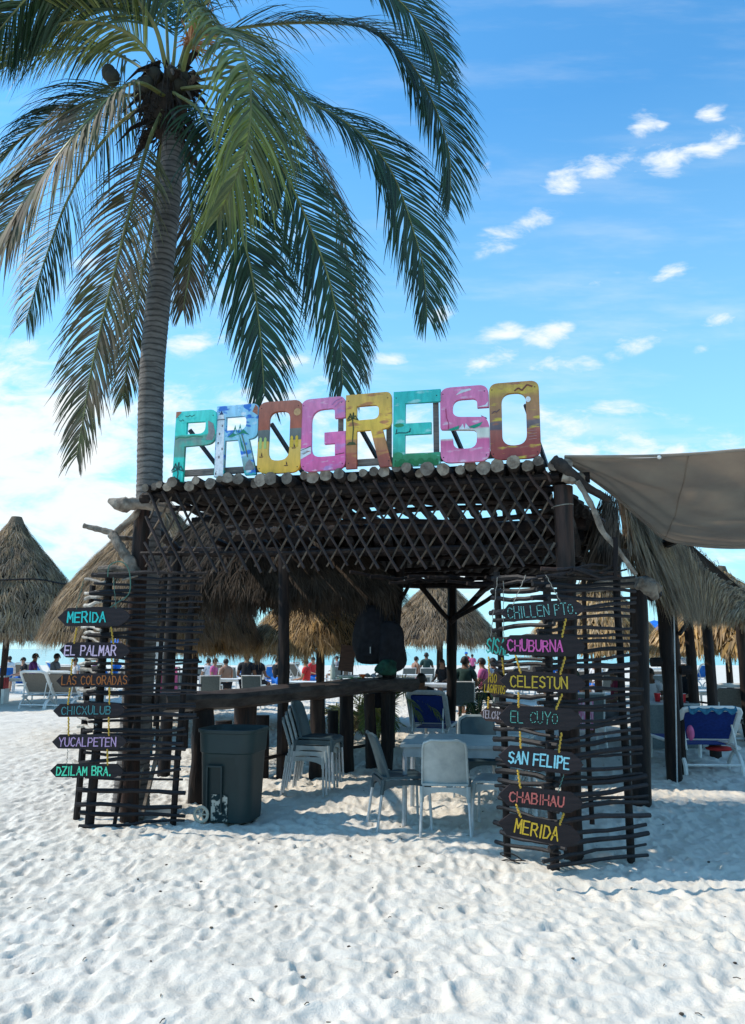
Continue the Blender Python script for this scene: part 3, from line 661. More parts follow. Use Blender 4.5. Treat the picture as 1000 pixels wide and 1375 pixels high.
# ------------------------------------------------------------------ stick screens
def screen(label, runs, stakes, zs, rs=.0185):
    c = Vector(runs[0][0]); T = thing('stick_screen', label, 'stick screen', (c.x, c.y, 0), group='woven stick screens at the pergola corners')
    for (a, b, z0, z1, r) in stakes: pole('stake', MT['stain'], (a[0], a[1], z0), (b[0], b[1], z1), r, T, .012, .9, 7, 8)
    for (a, b, fz, matn, over, slope, zr) in runs:
        a = Vector((*a[:2], 0)); b = Vector((*b[:2], 0)); d = (b - a).normalized()
        for z in zs:
            if not (zr[0] <= z <= zr[1]) or random.random() > fz: continue
            o1, o2 = random.uniform(*over), random.uniform(.02, .10)
            zz = z + random.uniform(-.016, .016); sl = slope + random.uniform(-.025, .025)
            pole('stick', MT[matn], a - d * o1 + Vector((0, 0, zz - sl)), b + d * o2 + Vector((0, 0, zz + sl)), random.uniform(rs * .75, rs * 1.35), T, .010, random.uniform(.65, .95), 8, 6, MT['stick'])
    return T
zsL = [2.40 - .060 * i + random.uniform(-.008, .008) for i in range(31)] + [.50, .42, .33, .19, .10, .03]
LS = screen('left stick screen hung with six arrow boards from MERIDA to DZILAM BRA',
            [((-2.66, 7.40), (-1.75, 7.44), 1.0, 'stick', (.05, .14), .0, (.95, 3)), ((-2.66, 7.40), (-1.87, 7.44), 1.0, 'stick', (.06, .18), .0, (0, .95)), ((-2.95, 7.75), (-2.68, 7.42), .75, 'litstick', (.02, .10), -.01, (.45, 3))],
            [((-2.67, 7.44), (-2.64, 7.46), -.15, 2.42, .045), ((-2.92, 7.76), (-2.90, 7.76), -.15, 2.3, .035), ((-1.90, 7.48), (-1.80, 7.48), -.15, 2.42, .032), ((-2.47, 7.48), (-2.30, 7.48), -.1, 1.0, .02), ((-2.1, 7.47), (-2.08, 7.47), .9, 2.4, .025)], zsL)
LS.children[3].rotation_euler = (0, 0, 0)
zsR = [2.24 - .060 * i + random.uniform(-.012, .012) for i in range(30)] + [.44, .36, .27, .19, .12, .04]
RS = screen('right stick screen wrapped round the front post with seven arrow boards down to MERIDA',
            [((1.37, 5.97), (2.13, 6.25), 1.0, 'stick', (.02, .12), .012, (0, 3)), ((1.05, 6.36), (1.37, 5.98), .92, 'stick', (.02, .08), .0, (.08, 3))],
            [((1.38, 6.02), (1.40, 6.02), -.15, 2.25, .036), ((2.04, 6.28), (2.06, 6.28), -.15, 2.3, .034), ((1.08, 6.36), (1.07, 6.36), -.15, 2.3, .03), ((1.72, 6.16), (1.74, 6.16), .3, 2.35, .02)], zsR)
for k in range(7):   # loose branches woven over the top
    pole('loose_branch', MT['log' if k % 2 else 'stick'], P(700 + 12 * k, 772 + random.uniform(-6, 18), 6.0), P(800 + 8 * k, 762 + random.uniform(-8, 26), 6.1), .012, RS, .02, .7, 8, 6)
for k in range(4):
    MB().tube(wig(P(672, 1144 + 5 * k, 6.25), P(700 + 6 * k, 1152 + 5 * k, 6.15), 5, .012), .005, 5).build('twig', MT['log'], RS)
MB().tube(catmull([(-2.62, 7.36, 2.35), (-2.6, 7.34, 2.46), (-2.5, 7.36, 2.5), (-2.42, 7.38, 2.42), (-2.4, 7.38, 2.2), (-2.5, 7.36, 2.1), (-2.62, 7.36, 2.02)], 5), .006, 5).build('twine', MT['grrope'], LS)

# ------------------------------------------------------------------ lettering
ST = {'A': [[(0, 0), (.5, 1), (1, 0)], [(.2, .38), (.8, .38)]], 'B': [[(0, 0), (0, 1), (.7, 1), (.9, .78), (.7, .54), (0, .52)], [(.7, .54), (1, .3), (.75, 0), (0, 0)]],
      'C': [[(.95, .85), (.6, 1), (.2, .9), (0, .5), (.2, .1), (.6, 0), (.95, .15)]], 'D': [[(0, 0), (0, 1), (.6, .95), (1, .5), (.6, .05), (0, 0)]],
      'E': [[(.9, 1), (0, 1), (0, 0), (.9, 0)], [(0, .52), (.75, .52)]], 'F': [[(.9, 1), (0, 1), (0, 0)], [(0, .52), (.75, .52)]],
      'G': [[(.95, .85), (.6, 1), (.2, .9), (0, .5), (.2, .1), (.6, 0), (.95, .15), (.95, .45), (.6, .45)]], 'H': [[(0, 0), (0, 1)], [(1, 0), (1, 1)], [(0, .5), (1, .5)]],
      'I': [[(.5, 0), (.5, 1)]], 'L': [[(0, 1), (0, 0), (.85, 0)]], 'M': [[(0, 0), (.08, 1), (.5, .35), (.92, 1), (1, 0)]], 'N': [[(0, 0), (0, 1), (1, 0), (1, 1)]],
      'O': [[(.5, 1), (.12, .82), (0, .5), (.12, .18), (.5, 0), (.88, .18), (1, .5), (.88, .82), (.5, 1)]], 'P': [[(0, 0), (0, 1), (.7, 1), (.95, .76), (.7, .48), (0, .46)]],
      'R': [[(0, 0), (0, 1), (.7, 1), (.92, .76), (.7, .5), (0, .48)], [(.45, .48), (1, 0)]], 'S': [[(.92, .86), (.55, 1), (.12, .88), (.1, .62), (.85, .4), (.9, .14), (.5, 0), (.05, .14)]],
      'T': [[(0, 1), (1, 1)], [(.5, 1), (.5, 0)]], 'U': [[(0, 1), (.02, .25), (.3, 0), (.7, 0), (.98, .25), (1, 1)]], 'X': [[(0, 0), (1, 1)], [(0, 1), (1, 0)]],
      'Y': [[(0, 1), (.5, .5), (1, 1)], [(.5, .5), (.45, 0)]], 'Z': [[(0, 1), (.95, 1), (0, 0), (1, 0)]], '.': [[(.2, 0), (.2, .06)]], ' ': []}
def lettering(text, x0, x1, z0, h, thick, M_, mb, dotted=False, yoff=-.002, narrowI=True):
    wid = [(.35 if c in 'I.' else .55 if c == ' ' else 1) for c in text]; gap = .32; tot = sum(wid) + gap * (len(text) - 1); cw = (x1 - x0) / tot; x = x0
    for c, wd in zip(text, wid):
        jz = random.uniform(-.03, .03) * h; jr = random.uniform(-.06, .06); hh = h * random.uniform(.94, 1.05)
        for st in ST[c]:
            q = [(px if c not in 'I.' else (px - .5) * .35 + .5 * 1.0, pz) for px, pz in st]
            pts = [Vector((x + (px * wd * cw if c not in 'I.' else wd * cw * .5) + jr * pz * h * .5, 0, z0 + jz + pz * hh)) for px, pz in q]
            if dotted:
                for a, b in zip(pts, pts[1:]):
                    n = max(1, round((b - a).length / (thick * 1.25)))
                    for k in range(n + 1):
                        p = a.lerp(b, k / n); poly = [(p.x + thick * .46 * math.cos(an * math.pi / 3), p.z + thick * .46 * math.sin(an * math.pi / 3)) for an in range(6)]
                        mb.prism([(u_, v_) for u_, v_ in poly], M_ @ Matrix.Translation((0, yoff - .003, 0)), .003)
            else:
                for i_, (a, b) in enumerate(zip(pts, pts[1:])):
                    d = (b - a); ln = d.length
                    if ln < 1e-6: continue
                    d /= ln; nn = Vector((-d.z, 0, d.x)); w_ = thick * .52 * random.uniform(.8, 1.25)
                    a2 = a - d * w_ * .5; b2 = b + d * w_ * .5; off = yoff - .0022 - .0004 * (i_ % 3)
                    poly = [a2 - nn * w_ * .7, a2 - d * w_ * .35, a2 + nn * w_ * .7, b2 + nn * w_ * .7, b2 + d * w_ * .35, b2 - nn * w_ * .7]
                    mb.prism([(p.x, p.z) for p in poly], M_ @ Matrix.Translation((0, off, 0)), .002)
        x += (wd + gap) * cw
    return mb
def sign(text, px0, px1, pyc0, pyc1, hpx, Y, color, label, tx, group, yaw=0., m_='board', dotted=False, thick=.013, ends=(1, 1), text2=None, lh=.52, colname=None, rope=None, ropecol='rope', letters2=None):
    a = P(px0, pyc0, Y); b = P(px1, pyc1, Y - math.tan(yaw) * 0); wdt = (b - a).length; c = (a + b) / 2; hh = hpx / F * Y
    ang = math.atan2((b - a).z, (b - a).x)
    T = thing('arrow_sign', label, 'sign', c, group=group)
    M_ = Matrix.Translation(c) @ Matrix.Rotation(yaw, 4, 'Z') @ Matrix.Rotation(-ang, 4, 'Y')
    W2 = wdt / 2 / math.cos(yaw); tip = hh * .62
    top = []; n = 10
    poly = [(-W2, 0), (-W2 + tip * .75, -hh / 2 * .93), (W2 - tip, -hh / 2), (W2 - tip * .25, -hh * .22), (W2, 0), (W2 - tip * .3, hh * .24), (W2 - tip * .9, hh / 2 * .96), (0, hh / 2 * 1.03), (-W2 + tip * .8, hh / 2)]
    if not ends[0]: poly[0:2] = [(-W2, -hh / 2)]; poly[-1] = (-W2, hh / 2)
    poly = [(x + random.uniform(-.003, .003), z + random.uniform(-.003, .003)) for x, z in poly]
    MB().prism(poly, M_ @ Matrix.Translation((0, -.011, 0)), .022).build('board', MT[m_], T, smooth=False)
    mbl = MB()
    if text2: lettering(text, W2 * (2 * tx[0] - 1), W2 * (2 * tx[1] - 1), hh * .06, hh * .34, thick, M_ @ Matrix.Translation((0, -.011, 0)), mbl); lettering(text2, W2 * (2 * tx[2] - 1), W2 * (2 * tx[3] - 1), -hh * .34, hh * .32, thick, M_ @ Matrix.Translation((0, -.011, 0)), mbl)
    else: lettering(text, W2 * (2 * tx[0] - 1), W2 * (2 * tx[1] - 1), -hh * lh / 2, hh * lh, thick, M_ @ Matrix.Translation((0, -.011, 0)), mbl, dotted)
    mbl.build('lettering', flat(colname, color, .6, .12, 60), T, smooth=False)
    for (rx, pxt, pyt, mt_) in (rope or ()):
        p0 = M_ @ Vector((W2 * (2 * rx - 1), -.014, hh * .42)); p1 = P(pxt, pyt, Y)
        n = 14; pts = [p0.lerp(p1, i / n) + Vector((.004 * math.sin(i * 2.2), .003 * math.cos(i * 2.2), 0)) for i in range(n + 1)]
        MB().tube(pts, [(.0068 if mt_ == 'rope' else .0028) * (1 + .25 * (i % 2)) for i in range(n + 1)], 5).build('rope', MT[mt_], T)
    return T
gL = 'arrow boards hanging on the left screen'; gR = 'arrow boards hanging on the right screen'
TEAL = (.03, .62, .58)
sign('MERIDA', 78, 175, 829, 828, 25, 7.22, (.04, .66, .60), 'dark arrow board reading MERIDA in turquoise, topmost on the left screen', (.14, .66), gL, colname='turquoise_paint', thick=.017, rope=[(.25, 112, 780, 'grrope'), (.8, 152, 775, 'grrope')])
sign('EL PALMAR', 80, 175, 873, 874, 21, 7.20, (.78, .55, .70), 'arrow board reading EL PALMAR in pale pink letters', (.08, .80), gL, colname='pale_pink_paint', thick=.015, lh=.58, rope=[(.2, 103, 843, 'rope'), (.76, 149, 842, 'rope')])
sign('LAS COLORADAS', 76, 174, 914, 913, 17, 7.18, (.42, .13, .03), 'arrow board reading LAS COLORADAS in rusty orange letters', (.08, .97), gL, colname='rusty_orange_paint', thick=.011, lh=.62, rope=[(.2, 97, 885, 'rope'), (.76, 150, 884, 'rope')])
sign('CHICXULUB', 72, 168, 954, 953, 17, 7.15, (.07, .25, .26), 'arrow board reading CHICXULUB in dim teal outlined letters', (.12, .80), gL, colname='dim_teal_paint', thick=.011, lh=.58, rope=[(.2, 94, 924, 'rope'), (.78, 147, 923, 'rope')])
sign('YUCALPETEN', 70, 170, 996, 996, 18, 7.12, (.62, .38, .60), 'arrow board reading YUCALPETEN in lilac letters', (.10, .86), gL, colname='lilac_paint', thick=.012, lh=.58, rope=[(.22, 92, 963, 'rope'), (.76, 146, 963, 'rope')])
sign('DZILAM BRA.', 68, 166, 1035, 1035, 17, 7.10, (.12, .85, .50), 'arrow board reading DZILAM BRA. in bright green, lowest on the left screen', (.09, .83), gL, colname='bright_green_paint', thick=.014, lh=.60, rope=[(.22, 91, 1006, 'twine'), (.78, 144, 1006, 'rope')])
YR = 5.80
sign('CHILLEN PTO.', 672, 784, 824, 816, 24, YR, (.30, .75, .68), 'arrow board reading CHILLEN PTO. in dotted pale teal, topmost on the right screen', (.08, .90), gR, dotted=True, colname='pale_teal_dots', thick=.0082, lh=.60, rope=[(.15, 706, 772, 'twine'), (.72, 733, 772, 'twine')])
sign('CHUBURNA', 672, 786, 866, 868, 27, YR, (.75, .12, .40), 'arrow board reading CHUBURNA in pink letters', (.08, .72), gR, colname='pink_paint', thick=.014, lh=.52, rope=[(.72, 760, 830, 'rope')])
sign('CELESTUN', 671, 786, 914, 918, 25, YR - .02, (.62, .40, .04), 'arrow board reading CELESTUN in mustard yellow letters', (.12, .78), gR, colname='mustard_paint', thick=.013, lh=.56, rope=[(.24, 692, 880, 'rope'), (.70, 759, 882, 'rope')])
sign('EL CUYO', 668, 782, 961, 967, 28, YR - .04, (.22, .66, .52), 'arrow board reading EL CUYO in dotted green letters', (.15, .70), gR, dotted=True, colname='green_dots', thick=.0078, lh=.50, rope=[(.24, 696, 930, 'rope'), (.68, 755, 932, 'rope')])
sign('SAN FELIPE', 669, 783, 1014, 1027, 28, YR - .06, (.35, .75, .82), 'arrow board reading SAN FELIPE in light blue letters', (.12, .83), gR, colname='light_blue_paint', thick=.016, lh=.50, rope=[(.25, 698, 982, 'rope'), (.70, 754, 984, 'rope')])
sign('CHABIHAU', 669, 782, 1067, 1079, 26, YR - .08, (.68, .16, .13), 'arrow board reading CHABIHAU in coral red letters', (.13, .77), gR, colname='coral_paint', thick=.013, lh=.46, rope=[(.25, 695, 1034, 'rope'), (.70, 757, 1040, 'grrope')])
sign('MERIDA', 669, 780, 1104, 1126, 27, YR - .10, (.85, .50, .04), 'tilted arrow board reading MERIDA in yellow, lowest on the right screen', (.20, .72), gR, colname='yellow_paint', thick=.015, lh=.55, rope=[(.25, 693, 1080, 'rope'), (.72, 757, 1092, 'rope')])
gS = 'short boards on the back side of the right screen'
sign('SISAL', 651, 690, 865, 871, 24, 6.22, (.10, .65, .50), 'short board reading SISAL in sea green letters beside CHUBURNA', (.06, .84), gS, colname='sea_green_paint', thick=.014, m_='board2', lh=.8, rope=[(.15, 668, 775, 'twine'), (.6, 676, 780, 'twine')])
sign('RIO', 647, 684, 917, 921, 32, 6.22, (.80, .48, .04), 'short board reading RIO LAGARTOS in yellow beside CELESTUN', (.22, .5, .10, .84), gS, colname='yellow_paint', thick=.008, m_='board2', text2='LAGARTOS', rope=[(.22, 656, 882, 'rope'), (.76, 674, 883, 'rope')])
sign('TELCHAC P', 644, 684, 958, 962, 18, 6.22, (.72, .55, .55), 'short board reading TELCHAC P in pale letters beside EL CUYO', (.08, .98), gS, colname='pale_rose_paint', thick=.009, m_='board2', lh=.5, rope=[(.25, 656, 936, 'rope')])

# ------------------------------------------------------------------ PROGRESO letters
def rpoly(pts, k=.43 / .47):
    o = []; n = len(pts)
    for i, p in enumerate(pts):
        r = p[2] if len(p) > 2 else 0
        a = Vector((p[0] * k, p[1])); b = Vector((pts[i - 1][0] * k, pts[i - 1][1])); c = Vector((pts[(i + 1) % n][0] * k, pts[(i + 1) % n][1]))
        if not r: o.append(a); continue
        d1 = (b - a).normalized() * r; d2 = (c - a).normalized() * r
        for j in range(7):
            t_ = j / 6; o.append((a + d1) * (1 - t_) ** 2 + a * 2 * t_ * (1 - t_) + (a + d2) * t_ * t_)
    return [(q.x, q.y) for q in o]
GL = {'P': [[(0, 0), (.12, 0), (.12, .345), (.47, .355, .10), (.47, .70, .07), (0, .70)], [(.13, .465), (.35, .465, .07), (.35, .585, .02), (.13, .585)]],
      'R': [[(0, 0), (.11, 0), (.11, .35), (.255, .35), (.345, 0), (.47, 0), (.375, .35), (.47, .36, .07), (.47, .70, .06), (0, .70)], [(.11, .45), (.34, .45, .06), (.34, .585, .05), (.11, .585)]],
      'O': [[(0, 0, .10), (.47, 0, .10), (.47, .70, .08), (0, .70, .08)], [(.115, .12, .10), (.345, .12, .10), (.345, .60, .09), (.115, .60, .09)]],
      'G': [[(0, 0, .09), (.47, 0, .09), (.47, .36), (.25, .36), (.25, .25), (.36, .25), (.36, .13), (.11, .13, .10), (.11, .59, .12), (.36, .59, .04), (.36, .49), (.47, .49), (.47, .70, .07), (0, .70, .09)]],
      'E': [[(0, 0), (.47, 0), (.47, .115), (.12, .115), (.12, .29), (.38, .29), (.38, .395), (.12, .395), (.12, .585), (.47, .585), (.47, .70), (0, .70)]],
      'S': [[(0, 0, .09), (.47, 0, .09), (.47, .38, .08), (.43, .40, .02), (.12, .42, .07), (.12, .58, .08), (.36, .58, .05), (.36, .49), (.47, .49), (.47, .70, .09), (0, .70, .09), (0, .31, .02), (.35, .285, .04), (.35, .12, .08), (.12, .12, .08), (.12, .22), (0, .22)]]}
def ramp_mat(name, stops, noise=.05, nscale=5, patches=None, grain=.18, streak=(1, 1, 1)):
    """flat painted scene on a board: bands of paint by height with a brushed, wobbly edge"""
    M_ = bpy.data.materials.new(name); M_.use_nodes = True; t = M_.node_tree; n = t.nodes; l = t.links; b = n['Principled BSDF']; b.inputs['Roughness'].default_value = .55
    tcn = n.new('ShaderNodeTexCoord'); sp = n.new('ShaderNodeSeparateXYZ'); l.new(tcn.outputs['Object'], sp.inputs[0])
    nz = n.new('ShaderNodeTexNoise'); nz.inputs['Scale'].default_value = nscale; nz.inputs['Detail'].default_value = 6; l.new(tcn.outputs['Object'], nz.inputs['Vector'])
    a = n.new('ShaderNodeMath'); a.operation = 'MULTIPLY_ADD'; l.new(nz.outputs[0], a.inputs[0]); a.inputs[1].default_value = noise * 2; l.new(sp.outputs[2], a.inputs[2])
    a2 = n.new('ShaderNodeMath'); a2.operation = 'SUBTRACT'; l.new(a.outputs[0], a2.inputs[0]); a2.inputs[1].default_value = noise
    dv = n.new('ShaderNodeMath'); dv.operation = 'DIVIDE'; l.new(a2.outputs[0], dv.inputs[0]); dv.inputs[1].default_value = .7
    cr = n.new('ShaderNodeValToRGB'); l.new(dv.outputs[0], cr.inputs[0]); els = cr.color_ramp.elements
    els[0].position = stops[0][0]; els[0].color = (*stops[0][1], 1); els[1].position = stops[-1][0]; els[1].color = (*stops[-1][1], 1)
    for p_, c_ in stops[1:-1]: e_ = els.new(p_); e_.color = (*c_, 1)
    col = cr.outputs[0]
    for (c_, lo, hi, s_, st_) in (patches or ()):
        z_ = n.new('ShaderNodeTexNoise'); z_.inputs['Scale'].default_value = s_; z_.inputs['Detail'].default_value = 5; mp_ = n.new('ShaderNodeMapping'); mp_.inputs['Scale'].default_value = st_
        l.new(tcn.outputs['Object'], mp_.inputs[0]); l.new(mp_.outputs[0], z_.inputs['Vector'])
        r_ = n.new('ShaderNodeMapRange'); r_.inputs[1].default_value = lo; r_.inputs[2].default_value = hi; l.new(z_.outputs[0], r_.inputs[0])
        mx = n.new('ShaderNodeMix'); mx.data_type = 'RGBA'; l.new(r_.outputs[0], mx.inputs[0]); l.new(col, mx.inputs[6]); mx.inputs[7].default_value = (*c_, 1); col = mx.outputs[2]
    g = n.new('ShaderNodeTexNoise'); g.inputs['Scale'].default_value = 30; g.inputs['Detail'].default_value = 8; mp_ = n.new('ShaderNodeMapping'); mp_.inputs['Scale'].default_value = (1, 1, .25); l.new(tcn.outputs['Object'], mp_.inputs[0]); l.new(mp_.outputs[0], g.inputs['Vector'])
    r_ = n.new('ShaderNodeMapRange'); l.new(g.outputs[0], r_.inputs[0]); r_.inputs[1].default_value = .3; r_.inputs[2].default_value = .7; r_.inputs[3].default_value = 1 - grain; r_.inputs[4].default_value = 1 + grain * .6
    hs = n.new('ShaderNodeHueSaturation'); l.new(col, hs.inputs['Color']); l.new(r_.outputs[0], hs.inputs['Value']); l.new(hs.outputs[0], b.inputs['Base Color'])
    bp = n.new('ShaderNodeBump'); bp.inputs['Strength'].default_value = .25; bp.inputs['Distance'].default_value = .004; l.new(g.outputs[0], bp.inputs['Height']); l.new(bp.outputs[0], b.inputs['Normal'])
    return M_
tq = (.02, .58, .48); tq2 = (.08, .60, .55); pk = (.82, .13, .36); gd = (.85, .44, .04); br = (.40, .10, .05); gy = (.20, .22, .20)
LM = [
    ramp_mat('letter_paint_turquoise', [(0, tq), (.33, tq), (.36, (.10, .30, .24)), (.60, (.16, .26, .22)), (.64, (.06, .30, .22)), (.66, tq), (1, (.07, .62, .55))], .02, 9, [((.02, .40, .30), .55, .7, 7, (1, 1, 1))]),
    ramp_mat('letter_paint_sky_blue', [(0, (.05, .45, .45)), (.08, (.05, .45, .45)), (.1, (.20, .32, .26)), (.25, (.25, .45, .5)), (.5, (.25, .55, .66)), (1, (.32, .60, .80))], .02, 9, [((.03, .16, .55), .55, .6, 8, (1, 1, 1.6)), ((.65, .75, .8), .60, .7, 9, (1, 1, 1.6))]),
    ramp_mat('letter_paint_brown_gold', [(0, gd), (.38, (.74, .45, .10)), (.44, (.74, .42, .07)), (.45, (.12, .12, .11)), (.60, (.16, .16, .14)), (.61, br), (1, (.42, .14, .09))], .006, 9),
    ramp_mat('letter_paint_pink', [(0, (.62, .12, .28)), (.2, pk), (.6, (.72, .18, .38)), (1, (.70, .22, .40))], .06, 5, [((.50, .24, .50), .56, .68, 6, (1, 1, 2)), ((.75, .38, .5), .6, .7, 11, (1, 1, 3))]),
    ramp_mat('letter_paint_gold_brown', [(0, (.30, .07, .05)), (.20, (.36, .09, .05)), (.22, (.42, .17, .07)), (.38, (.50, .22, .07)), (.40, (.74, .42, .05)), (.62, (.76, .46, .06)), (1, (.62, .36, .08))], .012, 7, [((.45, .18, .06), .56, .64, 7, (1, 1, 3))]),
    ramp_mat('letter_paint_teal_green', [(0, (.02, .16, .07)), (.14, (.03, .22, .09)), (.22, (.04, .42, .33)), (.5, (.04, .50, .43)), (1, (.03, .46, .42))], .05, 8, [((.30, .62, .58), .58, .68, 7, (1, 1, 3))]),
    ramp_mat('letter_paint_pink_white', [(0, (.72, .22, .38)), (.28, (.68, .12, .28)), (.31, (.70, .66, .56)), (.42, (.62, .62, .52)), (.44, (.66, .14, .28)), (.48, (.70, .16, .32)), (1, (.72, .20, .38))], .012, 7, [((.75, .45, .55), .58, .7, 8, (1, 1, 3))]),
    ramp_mat('letter_paint_sunset', [(0, (.28, .04, .035)), (.2, (.30, .06, .045)), (.37, (.34, .10, .07)), (.39, (.12, .085, .10)), (.48, (.16, .12, .12)), (.50, (.33, .15, .08)), (.8, (.40, .20, .07)), (.9, (.58, .38, .06)), (1, (.42, .20, .07))], .02, 6, [((.60, .42, .05), .58, .68, 6, (1, 1, 4)), ((.32, .12, .08), .6, .7, 9, (1, 1, 3))])]
dk = lambda: flat('dark_teal_brush', (.02, .10, .10)); whp = lambda: flat('white_brush', (.75, .77, .8)); brn = lambda: flat('brown_brush', (.10, .04, .03))
def blob(cx, cz, rx, rz, n=14): return [(cx + rx * math.cos(2 * math.pi * i / n), cz + rz * math.sin(2 * math.pi * i / n)) for i in range(n)]
def strokeribbon(mb, pts, w_, M_, off):
    for a, b in zip(pts, pts[1:]):
        a = Vector((a[0], 0, a[1])); b = Vector((b[0], 0, b[1])); d = (b - a).normalized(); nn = Vector((-d.z, 0, d.x)) * w_ / 2
        mb.prism([(p.x, p.z) for p in (a - nn, a + nn, b + nn, b - nn)], M_ @ Matrix.Translation((0, off, 0)), .001)
letters = 'PROGRESO'; pitch = 3.468 / 8
lname = ['first letter of the row, turquoise P with a painted shoreline', 'pale blue R with a white lighthouse painted on its left leg', 'brown and gold O, third letter, with yellow stripes',
         'pink G, fourth letter of the row', 'gold and brown R with a painted palm tree', 'teal E with dark green foliage along its foot', 'pink S with a green and white band across the middle', 'brown sunset O at the right end of the letter row']
for i, ch in enumerate(letters):
    s0 = .085 + i * pitch; z0 = ZL + .092 + random.uniform(-.006, .006) - .0 * i + (.0 if i else -.03)
    org = S(s0, -.10, z0 - .0)
    T = thing('painted_letter', 'large plywood letter: ' + lname[i], 'letter', org, group='big painted letters on the pergola roof')
    cu = bpy.data.curves.new('letter', 'CURVE'); cu.dimensions = '2D'; cu.fill_mode = 'BOTH'; cu.extrude = .018
    for poly in GL[ch]:
        q = rpoly(poly); sp = cu.splines.new('POLY'); sp.points.add(len(q) - 1); sp.use_cyclic_u = True
        for k_, (x, z) in enumerate(q): sp.points[k_].co = (x, z, 0, 1)
    tmp = bpy.data.objects.new('tmp', cu); COL.objects.link(tmp); bpy.context.view_layer.update()
    me = bpy.data.meshes.new_from_object(tmp.evaluated_get(bpy.context.evaluated_depsgraph_get())); bpy.data.objects.remove(tmp); bpy.data.curves.remove(cu)
    me.transform(Matrix.Rotation(R(90), 4, 'X')); me.name = 'letter_board'; me.materials.clear(); me.materials.append(LM[i])
    lb = bpy.data.objects.new('letter_board', me); COL.objects.link(lb); lb.parent = T
    yaw = math.atan2(U.y, U.x); lean = R(random.uniform(-1.0, 1.0)); T.rotation_euler = (R(random.uniform(-2, .5)), lean, yaw)
    I = Matrix.Identity(4); off = -.0205
    mb = MB()
    def add(polys, m_, name='painted_motif', dd=.002):
        b = MB()
        for j, pl in enumerate(polys): b.prism(pl, Matrix.Translation((0, off - .0007 * (j % 3), 0)), dd)
        o = b.build(name, m_, None, smooth=False); o.parent = T; return o
    def rib(lines, w_, m_):
        b = MB()
        for pl in lines: strokeribbon(b, pl, w_, I, off - .0012)
        o = b.build('painted_motif', m_, None, smooth=False); o.parent = T
    def palmmot(cx, z_, h_, sc_, m_):
        rib([[(cx, z_), (cx + .01, z_ + h_ * .6), (cx, z_ + h_)]], .012 * sc_, m_)
        rib([[(cx, z_ + h_), (cx + dx * .6 * sc_, z_ + h_ + dz * sc_), (cx + dx * sc_, z_ + h_ + dz * .2 * sc_ - .02 * sc_)] for dx, dz in ((-.06, .03), (-.04, .06), (.02, .07), (.06, .03), (.07, -.01), (-.06, -.02))], .012 * sc_, m_)
    if i == 0:
        palmmot(.05, .02, .10, 1.0, dk()); add([[(.002, .63), (.06, .69), (.05, .698), (.002, .698)]], flat('clay_brush', (.42, .16, .10)))
        add([[(.33, .40), (.40, .39), (.425, .47), (.40, .56), (.345, .59), (.355, .47)]], flat('stone_grey_brush', (.24, .24, .24)))
        rib([[(.10, .65), (.13, .64), (.15, .655), (.17, .64), (.20, .655)], [(.04, .61), (.06, .60), (.075, .615), (.09, .60)]], .006, dk())
        rib([[(.01, .42), (.05, .44), (.12, .43), (.2, .445), (.3, .43)]], .012, flat('moss_brush', (.04, .22, .14)))
    if i == 1:
        add([[(.005, .002), (.095, .002), (.085, .56), (.015, .56)]], whp()); add([[(.018, .57), (.082, .57), (.078, .61), (.022, .61)]], whp())
        add([[(.03, .615), (.07, .615), (.05, .655)]], flat('navy_brush', (.03, .05, .14))); add([[(.01, .558), (.09, .558), (.09, .568), (.01, .568)]], flat('grey_brush', (.15, .15, .17)))
        for zz, xx in ((.50, .065), (.42, .04), (.33, .03), (.27, .075), (.19, .045), (.03, .02)): add([[(xx - .007, zz - .012), (xx + .007, zz - .012), (xx + .007, zz + .012), (xx - .007, zz + .012)]], brn())
        add([[(.37, .62), (.40, .69), (.425, .66), (.425, .58)]], flat('clay_brush', (.42, .16, .10)))
        gpal = flat('palm_green_brush', (.03, .26, .16)); cx, cz = .225, .40
        for dx, dz in ((-.10, -.01), (-.05, .07), (.05, .08), (.12, .02)):
            add([[(cx, cz), (cx + dx * .5, cz + dz + .03), (cx + dx, cz + dz * .3 - .015), (cx + dx * .5, cz + dz - .01)]], gpal)
        add([[(cx + .02, cz), (cx + .065, .28), (cx + .085, .20), (cx + .045, .28)]], gpal)
        rib([[(.27, .40), (.31, .28), (.34, .17)]], .010, flat('trunk_brush', (.14, .17, .11)))
        add([[(.305, .045), (.33, .12), (.36, .15), (.395, .10), (.415, .045)]], flat('stone_grey_brush', (.24, .24, .24)))
    if i == 2:
        add([blob(.385, .58, .035, .036)], flat('sun_brush', (.60, .34, .16)))
        yl = flat('yellow_stripe_brush', (.72, .46, .05)); lg = flat('lime_stripe_brush', (.45, .55, .18))
        for xx, m_ in ((.015, lg), (.062, lg), (.325, yl), (.375, yl)):
            add([[(xx, .24), (xx + .026, .24), (xx + .026, .34), (xx + .013, .355), (xx, .34)]], m_)
        for (bx, bz) in ((.04, .165), (.36, .235), (.29, .07)):
            add([[(bx - .022, bz), (bx + .022, bz), (bx + .014, bz - .008), (bx - .014, bz - .008)], [(bx, bz + .004), (bx, bz + .04), (bx + .014, bz + .008)]], brn())
    if i == 3:
        add([[(.0, .22), (.1, .235), (.1, .17), (.0, .12)]], whp()); add([[(.005, .175), (.06, .20), (.098, .195), (.03, .165)]], flat('orange_brush', (.7, .2, .07)))
        rib([[(.0, .205), (.06, .225), (.1, .24)], [(.335, .14), (.42, .15)]], .006, brn())
        rib([[(.30, .62), (.34, .66), (.40, .68)], [(.33, .60), (.37, .64), (.41, .65)]], .007, flat('mauve_brush', (.45, .20, .42)))
